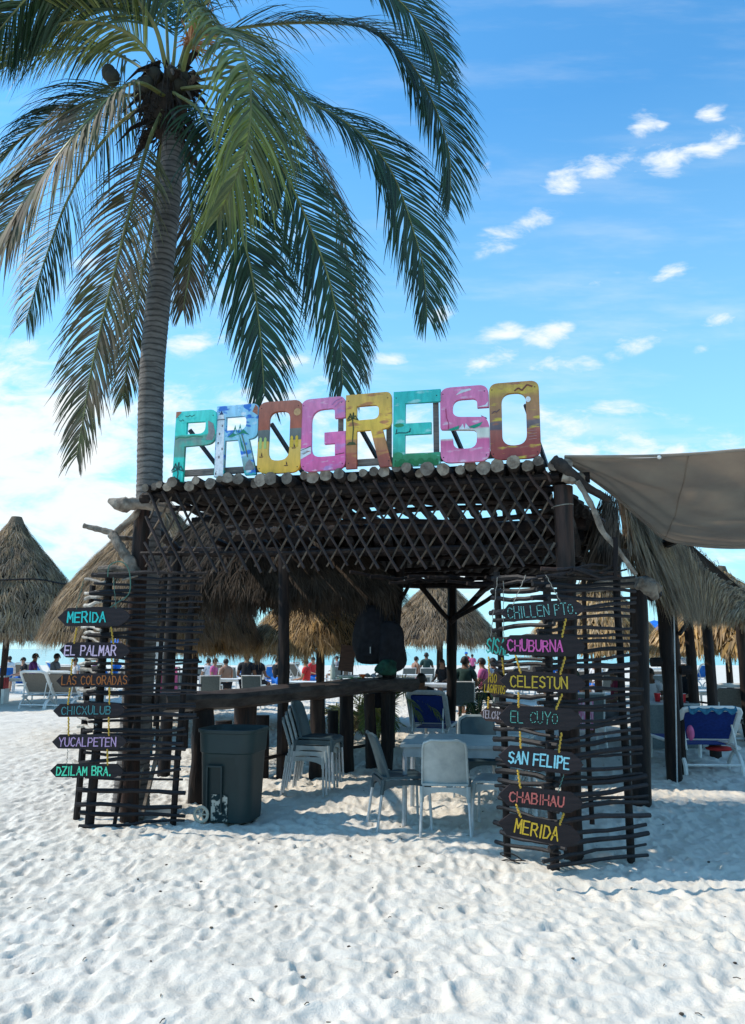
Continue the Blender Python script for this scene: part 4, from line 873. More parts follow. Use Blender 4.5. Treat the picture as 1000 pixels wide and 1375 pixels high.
    if i == 4:
        palmmot(.062, .24, .23, .82, flat('palm_dark_brush', (.07, .08, .03))); add([[(.0, .22), (.10, .22), (.08, .245), (.03, .25)]], flat('palm_dark_brush', (.07, .08, .03)))
    if i == 5:
        rib([[(.02, .30), (.05, .31), (.12, .305), (.16, .32)], [(.03, .31), (.035, .345)], [(.15, .31), (.16, .345)]], .008, flat('boat_brush', (.015, .05, .06)))
        add([blob(.045 + .042 * k_, .02 + .02 * (k_ % 2), .03, .028, 9) for k_ in range(9)], flat('leaf_dark_brush', (.02, .17, .06)))
        add([blob(.05, .10, .045, .03, 9), blob(.055, .38, .045, .018, 9)], flat('leaf_mid_brush', (.04, .26, .12)))
    if i == 6:
        add([[(.24, .315), (.375, .355), (.35, .32), (.30, .30)], [(.05, .30), (.17, .335), (.16, .30), (.10, .292)]], flat('sail_green_brush', (.02, .32, .20))); add([[(.16, .297), (.20, .35), (.215, .298)], [(.215, .298), (.225, .355), (.265, .298)]], whp())
        rib([[(.05, .50), (.055, .42), (.075, .36), (.07, .30)]], .006, flat('crimson_brush', (.45, .03, .12))); add([[(.14, .62), (.2, .64), (.28, .66), (.27, .675), (.19, .665)]], whp())
        add([[(.33, .495), (.40, .51), (.425, .54), (.42, .495)]], whp())
    if i == 7:
        rib([[(.22, .595 + .02), (.255, .64), (.285, .615), (.33, .665), (.375, .645)]], .013, flat('bird_brown_brush', (.17, .05, .04)))
        add([blob(.335, .53, .022, .026)], whp()); rib([[(.02, .42), (.045, .44), (.06, .43), (.09, .455)]], .008, flat('dusk_brush', (.14, .08, .09)))
        for k_ in range(4): rib([[(.33, .24 - .025 * k_), (.40, .245 - .025 * k_)]], .006, flat('pale_ripple_brush', (.45, .22, .20)))
    [add([blob(xx, zz, .005, .005, 8)], flat('screw_black', (.03, .03, .03)), 'screw') for xx, zz in ((.025, .05), (.40, .05), (.025, .64), (.395, .64)) if not (ch in 'P' and zz < .1 and xx > .2)]
RT = thing('letter_frame', 'grey timber rails and dark struts holding up the painted letters', 'frame', S(0, 0, ZL + .1))
def bar(name, m_, a, b, w_, d_, parent):
    a = Vector(a); b = Vector(b); dv = b - a; q = dv.to_track_quat('X', 'Z').to_matrix()
    return MB().box((a + b) / 2, (dv.length, d_, w_), q).build(name, m_, parent, smooth=False)
bar('rail', MT['rail'], S(.12, -.028, ZL + .165), S(3.5, -.028, ZL + .165), .06, .035, RT)
for s_, in ((1.72,), (2.615,), (2.18,)): bar('upright', MT['rail'], S(s_ + .02, -.02, ZL + .15), S(s_ + .02, -.02, ZL + .75), .05, .03, RT)
for sa, sb in ((.14, .42), (1.0, 1.24), (1.83, 2.05), (2.68, 2.86), (3.4, 3.56)):
    bar('strut', MT['strut'], S(sa + .03, .02, ZL + .62), S(sb + .03, .42, ZL + .14), .032, .032, RT)

# ------------------------------------------------------------------ coconut palm
PT = thing('coconut_palm', 'tall coconut palm rising behind the left corner of the pergola', 'palm tree', (-2.55, 8.05, 0))
tp = catmull([(-2.50, 8.12, -.1), (-2.50, 8.14, .8), (-2.48, 8.12, 2.2), (X(200, 8.12, 3.3), 8.12, 3.35), P(204, 500, 8.1), P(218, 350, 8.05), P(231, 215, 8.0), P(233, 130, 8.0)], 12)
n = len(tp); rr = []
for i, p in enumerate(tp):
    z = p.z; r0 = np.interp(z, [-.1, .5, 3, 5, 6.5, 8.2], [.20, .165, .142, .140, .138, .125]); rr.append(r0)
pts2, rad2 = [], []
for i in range(n - 1):
    for k in range(4):
        t_ = k / 4; p = tp[i].lerp(tp[i + 1], t_); r0 = rr[i] * (1 - t_) + rr[i + 1] * t_
        pts2.append(p); rad2.append(r0 * (1 + .018 * (1 if k % 2 else -1)) * random.uniform(.99, 1.015))
MB().tube(pts2, rad2, 22, wob=.008).build('trunk', MT['trunk'], PT, angle=60)
CR = P(228, 105, 8.0)
def frond(ctrl, m_='leaf', llen=.85, n_l=120, twist=.6, droop=1.0, width=.034, start=.10, seed=0, parent=PT, rr=(.032, .006), fold=.15, name='frond', back=0, tipcut=.35):
    g = random.Random(seed); pts = catmull(ctrl, 14); n = len(pts)
    seg = [0]
    for a, b in zip(pts, pts[1:]): seg.append(seg[-1] + (b - a).length)
    Lt = seg[-1]
    FT = MB().tube(pts, [rr[0] + (rr[1] - rr[0]) * (s_ / Lt) for s_ in seg], 7, flat_=.7).build(name, MT['rachis'], parent)
    # transported frame
    T0 = (pts[1] - pts[0]).normalized(); Nn = Vector((0, 0, 1)) - T0 * T0.z
    Nn = Nn.normalized() if Nn.length > .05 else Vector((0, -1, 0)); fr_ = []
    for i in range(n):
        T_ = (pts[min(i + 1, n - 1)] - pts[max(i - 1, 0)]).normalized(); Nn = (Nn - T_ * Nn.dot(T_)).normalized(); fr_.append((T_, Nn.copy()))
    V = []; Fc = []; j = 0
    for q in range(n_l):
        t_ = start + (1 - start) * (q / (n_l - 1)) ** .95; s_ = t_ * Lt
        while j < n - 2 and seg[j + 1] < s_: j += 1
        f_ = (s_ - seg[j]) / max(1e-6, seg[j + 1] - seg[j]); p = pts[j].lerp(pts[j + 1], f_); T_, N_ = fr_[j]
        S0 = T_.cross(N_); SX = T_.cross(Vector((0, -1, 0)))
        SX = SX.normalized() if SX.length > .2 else S0
        if SX.dot(S0) < 0: SX = -SX
        tw = min(1, twist * min(1.15, .25 + t_ * 1.3)); Sd = (S0 * (1 - tw) + SX * tw).normalized()
        prof = min(1, .45 + t_ * 2.6) * (1 - max(0, (t_ - .45) / .55) ** 2 * (1 - tipcut))
        for sg in (-1, 1):
            if g.random() < .03: continue
            ln = llen * prof * g.uniform(.85, 1.1)
            ang = R(56 - 30 * t_ + g.uniform(-6, 6)); d = Sd * sg * math.cos(R(90) - ang) * 1.0 + T_ * math.cos(ang) + N_ * (fold + g.uniform(-.08, .08)); d.normalize()
            c = p.copy(); ns = 5; w0 = width * (.65 + .35 * prof) * g.uniform(.85, 1.15); rows = []
            dr = droop * g.uniform(.75, 1.3)
            face = (N_ + Vector((g.uniform(-.5, .5), g.uniform(-.5, .5), g.uniform(-.5, .5)))).normalized()
            for k in range(ns + 1):
                u_ = k / ns; wd = w0 * (.55 + .45 * math.sin(min(1, u_ * 3) * math.pi / 2)) * (1 - u_ ** 2.2) + .002
                sd2 = d.cross(face * (1 - tw) + Vector((0, -1, 0)) * tw); sd2 = sd2.normalized() if sd2.length > .05 else Vector((1, 0, 0))
                rows.append((c - sd2 * wd / 2, c + sd2 * wd / 2))
                c = c + d * (ln / ns); d = (d + Vector((g.uniform(-.03, .03), g.uniform(-.03, .03), -.20 * dr * (.5 + u_)))).normalized()
            o_ = len(V)
            for a, b in rows: V.append(a); V.append(b)
            for k in range(ns): Fc.append((o_ + 2 * k, o_ + 2 * k + 1, o_ + 2 * k + 3, o_ + 2 * k + 2))
    lf = npmesh('leaflets', np.array([list(p) for p in V]), np.array(Fc), MT[m_], parent); lf['kind'] = 'stuff'
    lf.parent = FT; FT['label'] = FT.get('label', ''); del FT['label']
    return FT
c0 = CR
def Q(*a): return [P(x, y, Y) for x, y, Y in a]
fr_specs = [
    (Q((240, 120, 7.9), (255, 62, 7.6), (290, 36, 7.2), (322, 62, 6.8), (336, 115, 6.6), (333, 185, 6.5), (316, 240, 6.5), (292, 292, 6.6)), 'leaf_y', 1.0, 150, .35, 1.7, .036),
    (Q((238, 95, 8.1), (290, 48, 8.3), (360, 33, 8.5), (440, 31, 8.6), (496, 40, 8.6), (545, 77, 8.6), (580, 135, 8.5), (602, 200, 8.5), (605, 265, 8.5)), 'leaf', .95, 160, .75, 1.2, .034),
    (Q((238, 110, 8.2), (300, 90, 8.4), (360, 105, 8.4), (405, 132, 8.4), (457, 160, 8.4), (500, 195, 8.4), (530, 240, 8.4), (552, 300, 8.4), (568, 360, 8.4), (573, 425, 8.4)), 'leaf', .92, 170, .8, 1.2, .034),
    (Q((236, 115, 8.4), (300, 105, 8.9), (360, 130, 9.0), (410, 185, 9.0), (445, 262, 9.0), (466, 340, 8.9), (480, 420, 8.9), (486, 500, 8.9)), 'leaf_b', .72, 130, .35, 1.6, .030),
    (Q((236, 120, 7.8), (290, 120, 7.5), (340, 165, 7.4), (386, 240, 7.4), (416, 305, 7.4), (440, 370, 7.4), (455, 440, 7.4), (460, 515, 7.4)), 'leaf', .80, 160, .95, 1.1, .030),
    (Q((234, 125, 7.7), (268, 150, 7.3), (298, 215, 7.2), (320, 295, 7.2), (338, 368, 7.2), (349, 445, 7.2), (355, 530, 7.2)), 'leaf', .80, 160, .95, 1.1, .030),
    (Q((218, 150, 7.8), (200, 190, 7.6), (180, 260, 7.5), (160, 340, 7.5), (140, 420, 7.5), (122, 500, 7.5), (112, 560, 7.5), (103, 612, 7.5)), 'leaf_b', .66, 150, .95, 1.1, .026),
    (Q((222, 160, 8.4), (213, 215, 8.7), (205, 290, 8.8), (190, 370, 8.8), (176, 450, 8.8), (165, 535, 8.8)), 'leaf_b', .60, 120, .8, 1.2, .026),
    (Q((240, 160, 8.4), (250, 215, 8.7), (258, 290, 8.8), (256, 350, 8.8), (246, 415, 8.8)), 'leaf_b', .62, 100, .8, 1.3, .026),
    (Q((222, 130, 7.8), (190, 112, 7.4), (160, 120, 7.2), (122, 158, 7.1), (85, 200, 7.0), (45, 252, 7.0), (5, 310, 7.0), (-35, 385, 7.0)), 'leaf_b', .95, 150, .45, 1.8, .034),
    (Q((220, 120, 8.1), (180, 85, 8.3), (135, 67, 8.3), (90, 66, 8.3), (35, 78, 8.3), (-20, 105, 8.3), (-80, 170, 8.3)), 'leaf', 1.0, 130, .4, 1.7, .036),
    (Q((222, 130, 8.2), (170, 128, 8.6), (120, 138, 8.8), (70, 160, 8.8), (20, 195, 8.8), (-30, 260, 8.8)), 'leaf', .95, 130, .4, 1.7, .034),
    (Q((224, 95, 7.9), (205, 30, 7.6), (160, -20, 7.4), (105, -35, 7.3), (50, -15, 7.3), (-10, 50, 7.3)), 'leaf', 1.0, 150, .4, 1.6, .034),
    (Q((240, 90, 7.9), (270, 10, 7.9), (340, -40, 7.9), (410, -65, 7.9), (480, -45, 7.9), (535, 0, 7.9), (575, 50, 7.9), (592, 100, 7.9)), 'leaf', .85, 160, .8, 1.2, .034),
    (Q((226, 90, 8.0), (222, 10, 8.1), (215, -60, 8.2), (200, -130, 8.3), (170, -180, 8.4)), 'leaf', .8, 80, .5, 1, .034),
    (Q((232, 90, 8.1), (242, 0, 8.2), (262, -70, 8.3), (300, -140, 8.4)), 'leaf', .8, 80, .5, 1, .034),
    (Q((222, 140, 8.4), (180, 150, 8.9), (130, 200, 9.2), (90, 270, 9.3), (60, 350, 9.3), (35, 430, 9.3)), 'leaf', .75, 120, .7, 1.4, .030),
    (Q((222, 110, 8.0), (190, 60, 7.8), (150, 35, 7.7), (95, 30, 7.6), (40, 45, 7.6), (-10, 80, 7.6)), 'leaf_y', .7, 110, .4, 1.6, .030),
]
for i, (ct, m_, ll, nl, tw, dr, wd) in enumerate(fr_specs):
    frond(ct, m_, ll * 1.25, int(nl * 1.0), tw * .85, dr * 1.15, wd * .80, start=.16 if i not in (10, 11) else .22, seed=100 + i)
# heart of the crown: boots, fibre, flower stalks, nuts
mb = MB().ball(P(222, 145, 8.0), (.26, .26, .42), 16, 10); mb.build('crown_fibre', MT['fibre'], PT)
for k in range(52):
    a = random.uniform(0, 6.28); z = CR.z + random.uniform(-.85, .15); r0 = .15
    p0 = Vector((CR.x + r0 * math.cos(a), CR.y + r0 * math.sin(a), z)); ln = random.uniform(.2, .5)
    dn = random.choice((1, -1, -1)); p1 = p0 + Vector((math.cos(a) * ln * .55, math.sin(a) * ln * .55, dn * ln * .5)); p2 = p1 + Vector((math.cos(a) * ln * .35, math.sin(a) * ln * .35, -ln * .25 if dn > 0 else -ln * .6))
    MB().tube([p0, p1, p2], [random.uniform(.05, .08), .045, .008], 6, flat_=.35).build('leaf_base', MT['husk' if k % 3 == 0 else 'fibre'], PT)
mb = MB()
for k in range(320):
    a = random.uniform(0, 6.28); z = CR.z + random.uniform(-.9, .1); p0 = Vector((CR.x + .15 * math.cos(a), CR.y + .15 * math.sin(a), z)); l = random.uniform(.15, .45)
    mb.tube([p0, p0 + Vector((math.cos(a) * .16, math.sin(a) * .16, -.05)), p0 + Vector((math.cos(a) * .22, math.sin(a) * .22, -l))], [.008, .006, .002], 4)
tag(mb.build('hanging_fibre', MT['fibre'], PT), kind='stuff')
for (px, py, Y) in ((151, 104, 7.6), (146, 98, 7.8)):
    MB().ball(P(px, py, Y), (.085, .085, .11), 12, 8).build('coconut', MT['coco'], PT)
for k in range(7):
    MB().ball(CR + Vector((random.uniform(-.3, .3), -.22 + random.uniform(-.1, .1), random.uniform(-.35, -.1))), (.09, .09, .11), 12, 8).build('coconut', MT['coco'], PT)
mb = MB()
for k in range(90):
    p0 = P(255, 60, 7.8); a = random.uniform(0, 6.28); e_ = random.uniform(-.2, 1.2); l = random.uniform(.25, .6); d = Vector((math.cos(a) * math.cos(e_) * .7 + .35, math.sin(a) * math.cos(e_) * .6, math.sin(e_)))
    mb.tube([p0, p0 + d * l * .6, p0 + d * l + Vector((0, 0, -.08))], [.012, .008, .003], 4)
tag(mb.build('flower_stalks', MT['orange_fl'], PT), kind='stuff')

# ------------------------------------------------------------------ bar counter and stumps
BC = thing('bar_counter', 'long dark half-log bar counter on post legs running back under the pergola', 'bar counter', (-1, 9.5, 0))
A0, B0 = Vector((X(205, 8.1, 1.1), 8.1, 1.10)), Vector((X(545, 11.3, 1.1), 11.3, 1.17)); dB = (B0 - A0).normalized(); nB = Vector((dB.y, -dB.x, 0))
mid = A0.lerp(B0, .52) + Vector((0, 0, -.0))
def slab(a, b, name):
    pts = wig(a, b, 8, .012)
    prof = [(-.24, .06), (-.26, .0), (-.22, -.09), (-.08, -.13), (.10, -.13), (.22, -.09), (.255, .0), (.235, .055), (.12, .068), (-.12, .07)]
    vs = []; n_ = len(prof)
    for p in pts:
        j = random.uniform(-.012, .012)
        for x, z in prof: vs.append(p + nB * (x + j) + Vector((0, 0, z + random.uniform(-.006, .006))))
    fs = [(i * n_ + k, i * n_ + (k + 1) % n_, (i + 1) * n_ + (k + 1) % n_, (i + 1) * n_ + k) for i in range(len(pts) - 1) for k in range(n_)]
    fs += [tuple(range(n_ - 1, -1, -1)), tuple((len(pts) - 1) * n_ + k for k in range(n_))]
    MB().add(vs, fs).build(name, MT['counter'], BC)
MT['counter'] = mat('worn_dark_counter_wood', (.022, .016, .015), (.07, .055, .048), .5, 5, .5, (1, 1, 3), spec=.3)
slab(A0, mid + dB * .1, 'counter_plank'); slab(mid + Vector((0, 0, .015)) + dB * .12, B0, 'counter_plank')
for (px, Y, r, m_) in ((270, 8.55, .12, 'stain'), (328, 9.15, .135, 'red_post'), (426, 10.2, .105, 'stain'), (465, 10.65, .10, 'stain'), (498, 11.05, .085, 'stain')):
    x = X(px, Y, .4); pole('leg', MT[m_], (x, Y, -.15), (x + random.uniform(-.02, .02), Y, 1.02), r, BC, .012, .97, sides=12)
pole('foot_rail', MT['stain'], P(345, 1022, 9.6), P(505, 996, 11.4), .025, BC, .02)
for px, Y, h, r in ((350, 10.1, .78, .105), (299, 10.4, .70, .11), (447, 11.6, .72, .08)):
    x = X(px, Y, .4); o = MB().tube(wig((x, Y, -.1), (x, Y, h), 5, .008), [r * 1.03] * 6, 14, wob=.04, capmi=1).build('stump_stool', [MT['stain'], MT['log']])
    tag(o, {350: 'dark wooden stump seat right of the green bin behind the counter', 299: 'short wooden stump seat half hidden behind the green bin', 447: 'thin wooden stump seat behind the middle counter legs'}[px], 'stool', 'wooden stumps at the bar')
# things on the counter
x = X(447, 10.5, 1.3); bt = thing('bottle', 'pale squeeze bottle standing on the bar counter', 'bottle', (x, 10.45, 1.245)); cz = 1.235
MB().lathe([(.0, cz), (.034, cz), (.036, cz + .02), (.036, cz + .15), (.022, cz + .19), (.013, cz + .21)], (x, 10.45, 0), 14).build('body', MT['glass'], bt)
MB().lathe([(.015, cz + .205), (.015, cz + .235), (.006, cz + .29), (0, cz + .29)], (x, 10.45, 0), 12).build('cap', MT['white'], bt)
def cpt(px, Y): return Vector((X(px, Y, 1.25), Y, 1.245))
for nm, px, Y, sz, m_, lab in (('magazine', 465, 10.62, (.34, .25, .012), 'menu_green', 'green and white magazine lying on the counter beside the bottle'), ('magazine', 500, 10.95, (.22, .18, .01), 'menu_green', 'small green leaflet at the right end of the counter')):
    p = cpt(px, Y); o = MB().box(p + Vector((0, 0, .01)), sz, Matrix.Rotation(R(35), 3, 'Z')).build(nm, MT[m_], smooth=False); tag(o, lab, 'magazine')
p = cpt(466, 10.7); o = MB().box(p + Vector((.02, .02, .03)), (.28, .2, .014), Matrix.Rotation(R(15), 3, 'Z')).build('plate_mat', MT['white'], smooth=False); tag(o, 'white folded paper lying on the green magazine', 'paper')
p = cpt(486, 10.75); tag(MB().lathe([(.0, 0), (.035, 0), (.05, .05), (.046, .05), (.032, .006), (0, .006)], p, 14).build('bowl', MT['orange']), 'small orange bowl on the counter beside the magazines', 'bowl')
p = cpt(500, 10.85)
o = MB().sheet(lambda a, b: p + Vector((-.12 + .26 * a, -.08 + .16 * b, .012 + .03 * math.sin(a * 9) * math.sin(b * 7 + 1) + .02)), 12, 8, .003).build('crumpled_napkin', MT['sh_white']); tag(o, 'crumpled white napkin right of the orange bowl', 'napkin')

# hanging bags by the leaning post
def sack(name, label, c, size, m_, parts=None, cat='bag', rough_=.2):
    T = thing(name, label, cat, c, group='bags hanging from the bar post'); g = random.Random(int(c[0] * 100)); ph = [g.uniform(0, 6) for _ in range(6)]
    vs = []; n1, n2 = 22, 14
    for i in range(n2 + 1):
        t_ = -math.pi / 2 + math.pi * i / n2
        for j in range(n1):
            a = 2 * math.pi * j / n1; k = 1 + rough_ * (math.sin(3 * a + ph[0] + 2 * t_) * .6 + math.sin(5 * a + ph[1] - 3 * t_) * .5)
            ct = abs(math.cos(t_)) ** .55; stz = math.copysign(abs(math.sin(t_)) ** .8, math.sin(t_))
            vs.append(Vector(c) + Vector((ct * math.cos(a) * size[0] * k * (1 - .12 * stz), ct * math.sin(a) * size[1] * k, stz * size[2])))
    fs = [(i * n1 + j, i * n1 + (j + 1) % n1, (i + 1) * n1 + (j + 1) % n1, (i + 1) * n1 + j) for i in range(n2) for j in range(n1)]
    MB().add(vs, fs).build('body', MT[m_], T)
    top = Vector(c) + Vector((0, 0, size[2] * .9))
    MB().tube(catmull([top + Vector((-.06, -.02, -.03)), top + Vector((-.04, -.03, .10)), top + Vector((0.03, -.03, .16)), top + Vector((.05, -.02, .08)), top + Vector((.06, -.02, -.03))], 4), .011, 6).build('strap', MT['black'], T)
    return T
bg_ = sack('backpack', 'black backpack hanging left of the leaning post above the counter', P(498, 852, 10.8), (.23, .15, .42), 'black')
MB().box(P(492, 872, 10.64), (.16, .05, .17)).build('pocket', MT['black'], bg_, smooth=False)
MB().box(P(497, 873, 10.60), (.012, .01, .09)).build('zip_pull', MT['metal'], bg_, smooth=False)
sack('bag', 'dark bag bulging to the right of the leaning post', P(524, 868, 10.75), (.20, .15, .36), 'black')
sack('bag', 'dark green cloth bag hanging lowest on the post', P(520, 896, 10.64), (.14, .11, .11), 'bag_green', rough_=.28)
sack('bag', 'black bag hanging below the right end of the counter', P(506, 932, 11.3), (.11, .09, .20), 'black')
sack('cap', 'black bundle of clothes hung high on the leaning post', P(500, 812, 11.0), (.16, .12, .2), 'black', cat='bundle')

# ------------------------------------------------------------------ rubbish bin
BNp = G(304, 1108); BN = thing('rubbish_bin', 'dark green wheeled rubbish bin without lid in front of the counter', 'bin', (BNp.x, BNp.y + .26, 0))
bc = BN.location; rot = R(-14)
def rrect(hx, hy, r, z, n=6):
    o_ = []
    for cx_, cy_, a0 in ((hx - r, hy - r, 0), (-hx + r, hy - r, 90), (-hx + r, -hy + r, 180), (hx - r, -hy + r, 270)):
        for k in range(n + 1):
            a = R(a0 + 90 * k / n); o_.append(Vector((cx_ + r * math.cos(a), cy_ + r * math.sin(a), z)))
    return o_
def loft(rings, mb, capb=True):
    n_ = len(rings[0]); vs = [p for r_ in rings for p in r_]
    fs = [(i * n_ + k, i * n_ + (k + 1) % n_, (i + 1) * n_ + (k + 1) % n_, (i + 1) * n_ + k) for i in range(len(rings) - 1) for k in range(n_)]
    if capb: fs.append(tuple(range(n_ - 1, -1, -1)))
    return mb.add(vs, fs)
MR = Matrix.Translation(bc) @ Matrix.Rotation(rot, 4, 'Z')
def tr(ring): return [MR @ p for p in ring]
rings = [(.250, .225, .12, .015), (.255, .23, .13, .04), (.278, .255, .15, .64), (.281, .258, .15, .645), (.290, .268, .16, .655), (.298, .276, .16, .835), (.312, .29, .17, .84), (.315, .293, .17, .87), (.30, .28, .16, .873), (.285, .265, .15, .83), (.25, .225, .12, .05)]
mbn = MB(); loft([tr(rrect(*q)) for q in rings], mbn); inner = tr(rrect(.25, .225, .12, .05)); mbn.add(inner, [tuple(range(len(inner)))])
mbn.build('bin_body', MT['bin'], BN, angle=35)
mbh = MB()
for (x0, x1, z0_, z1_) in ((-.155, -.145, .12, .52), (-.005, .005, .12, .52)):
    mbh.box(MR @ Vector(((x0 + x1) / 2, -.255 + .0, .32)), (.016, .03, .42), Matrix.Rotation(rot, 3, 'Z') @ Matrix.Rotation(R(3.0), 3, 'X'))
mbh.box(MR @ Vector((-.075, -.262, .53)), (.165, .03, .016), Matrix.Rotation(rot, 3, 'Z'))
mbh.build('moulded_rib', MT['bin'], BN, smooth=False)
sc_m = MB(); sc_m.sheet(lambda a, b: MR @ Vector((-.11 + .17 * a, -.2375 - .028 * b * .42, .03 + .24 * b)), 4, 4, .002); sc_m.build('dirt_patch', MT['scuff'], BN)
for sx in (-1, 1):
    wc = MR @ Vector((-.20 if sx < 0 else -.20, -.262 if sx < 0 else .262, .085)); ax = (Matrix.Rotation(rot, 3, 'Z') @ Vector((0, 1, 0)))
    ux = (Matrix.Rotation(rot, 3, 'Z') @ Vector((1, 0, 0))); wt = MB()
    ring = [wc + ux * .068 * math.cos(a) + Vector((0, 0, 1)) * .068 * math.sin(a) for a in [i * math.pi / 12 for i in range(25)]]
    wt.tube(ring, .015, 8, cap=False)
    for k in range(6):
        a = k * math.pi / 3; wt.tube([wc + (ux * math.cos(a) + Vector((0, 0, 1)) * math.sin(a)) * .012, wc + (ux * math.cos(a) + Vector((0, 0, 1)) * math.sin(a)) * .06], .007, 6)
    wt.tube([wc - ax * .014, wc + ax * .014], .02, 10); wt.build('wheel', MT['wheel'], BN)

# ------------------------------------------------------------------ furniture prototypes (built at the origin, facing +Y)
def plastic_chair(label, m_='plastic'):
    T = thing('plastic_chair', label, 'chair', group='grey plastic chairs with metal legs')
    def bk(a, b):
        u_ = a * 2 - 1; hw = .205 - .012 * b; e_ = 0
        if b > .86: e_ = (b - .86) / .14; hw -= .045 * e_ ** 2.2
        z = .45 + .40 * b; y = -.20 - .10 * b - .03 * b * b + .035 * u_ * u_
        return (u_ * hw, y, z)
    MB().sheet(bk, 12, 14, .018).build('backrest', MT[m_], T)
    rim = [Vector(bk(0, i / 10)) for i in range(9)] + [Vector(bk(0, .93)), Vector(bk(.1, 1))] + [Vector(bk(k / 6, 1.0)) for k in range(1, 6)] + [Vector(bk(.9, 1)), Vector(bk(1, .93))] + [Vector(bk(1, i / 10)) for i in range(8, -1, -1)]
    MB().tube(rim, .013, 6).build('back_frame', MT[m_], T)
    def st(a, b):
        u_ = a * 2 - 1; hw = .205 + .02 * b; y = -.22 + .45 * b; z = .445 - .018 * (1 - u_ * u_) * math.sin(math.pi * min(1, b * 1.1))
        if b > .9: z -= (b - .9) * .25
        return (u_ * hw, y, z)
    MB().sheet(st, 12, 12, -.02).build('seat', MT[m_], T)
    ap = MB()
    for sg in (-1, 1):
        ap.sheet(lambda a, b: (sg * (.207 + .02 * a), -.22 + .44 * a, .435 - b * (.045 + .05 * abs(2 * a - 1) ** 3)), 10, 2, .012)
    for yy_, sgn in ((-.222, 1), (.222, -1)):
        ap.sheet(lambda a, b: ((a * 2 - 1) * (.207 if yy_ < 0 else .225), yy_, .435 - b * (.04 + .06 * abs(2 * a - 1) ** 3)), 10, 2, .012 * sgn)
    ap.build('apron', MT[m_], T)
    for sx in (-1, 1):
        for y0, y1 in ((-.215, -.285), (.215, .235)):
            x0 = sx * (.205 if y0 < 0 else .222); q = MB().tube([(x0, y0, .44), (x0 * 1.03, y0 * .7 + y1 * .3, .31)], [.024, .019], 8)
            q.build('leg_sleeve', MT[m_], T)
            MB().tube([(x0 * 1.02, y0 * .8 + y1 * .2, .36), (x0 * 1.10, y1, -.03)], .0135, 8).build('leg', MT['metal'], T)
    return T
def sling_chair(label, m_='sling', frame='white'):
    T = thing('sling_armchair', label, 'chair', group='white framed sling armchairs on the beach')
    bk = [Vector((-.26, -.22, .42)), Vector((-.26, -.36, .93)), Vector((.26, -.36, .93)), Vector((.26, -.22, .42))]
    MB().tube(bk, .019, 6).build('back_frame', MT[frame], T)
    MB().sheet(lambda a, b: bk[0].lerp(bk[3], a).lerp(bk[1].lerp(bk[2], a), b * .96) + Vector((0, -.02 * math.sin(math.pi * a), 0)), 6, 6, .008).build('back_sling', MT[m_], T)
    MB().sheet(lambda a, b: (-.25 + .5 * a, -.23 + .45 * b, .42 - .02 * math.sin(math.pi * a)), 6, 4, .008).build('seat', MT[m_], T)
    for sx in (-1, 1):
        MB().tube([(sx * .27, .24, -.02), (sx * .28, .22, .62), (sx * .28, .16, .66), (sx * .27, -.29, .67)], .018, 6).build('arm', MT[frame], T)
        MB().tube([(sx * .26, -.22, .44), (sx * .27, -.33, -.02)], .018, 6).build('leg', MT[frame], T)
        MB().tube([(sx * .265, .23, .42), (sx * .262, -.24, .42)], .016, 6).build('seat_rail', MT[frame], T)
    return T
def lounger(label, fab='taupe', frame='white', wd=.62, top=.95, towel=None, group='sun loungers on the beach'):
    T = thing('sun_lounger', label, 'sun lounger', group=group); h = wd / 2; hb = .36
    b0, b1 = Vector((0, .0, hb)), Vector((0, -.45, top))
    def bp(a, b): p = b0.lerp(b1, b); hw = h * (.93 if b > .97 else 1); return Vector(((a * 2 - 1) * hw, p.y, p.z))
    rim = [bp(0, 0), bp(0, .5), bp(0, .88)] + [bp(.03, .96), bp(.12, 1.0), bp(.5, 1.0), bp(.88, 1.0), bp(.97, .96)] + [bp(1, .88), bp(1, .5), bp(1, 0)]
    MB().tube(rim, .045, 8, flat_=.7).build('back_frame', MT[frame], T)
    MB().sheet(lambda a, b: bp(.06 + a * .88, .08 + b * .82) + Vector((0, -.01, 0)), 6, 6, .012).build('back_sling', MT[fab], T)
    MB().tube([bp(.02, .12), bp(.98, .12)], .022, 6, flat_=.7).build('cross_bar', MT[frame], T)
    MB().sheet(lambda a, b: (-h + .05 + (wd - .1) * a, .02 + 1.25 * b, hb - .01), 4, 8, .012).build('seat_sling', MT[fab], T)
    for sx in (-1, 1):
        MB().tube([(sx * h, -.28, hb - .03), (sx * h, 0, hb), (sx * h, 1.3, hb - .02)], .032, 8, flat_=.8).build('side_rail', MT[frame], T)
        MB().tube(catmull([(sx * (h - .01), -.38, -.03), (sx * (h - .01), -.36, .12), (sx * (h - .01), -.26, .24), (sx * (h - .01), -.10, hb - .04)], 4), .028, 7).build('leg', MT[frame], T)
        MB().tube(catmull([(sx * (h - .01), .10, -.03), (sx * (h - .01), .08, .1), (sx * (h - .01), -.02, .2), (sx * (h - .01), -.18, hb - .05)], 4), .024, 7).build('leg', MT[frame], T)
        MB().tube([(sx * (h - .01), 1.22, -.03), (sx * (h - .01), 1.16, hb - .03)], .028, 7).build('leg', MT[frame], T)
        MB().tube([bp(.08 if sx < 0 else .92, .55), (sx * (h - .05), -.34, hb - .05)], .013, 6).build('prop', MT[frame], T)
    MB().tube([(-h, -.36, .12), (h, -.36, .12)], .018, 6).build('leg_bar', MT[frame], T)
    if towel:
        MB().sheet(lambda a, b: Vector((-h * .82 + wd * .82 * a, b1.y - .06 + (.12 * b if b < .5 else .06), b1.z + .035 - (.0 if b > .3 else .10 * (1 - b / .3) * (.8 + .3 * math.sin(a * 23))))) , 24, 6, .01).build('towel', MT[towel], T)
    return T
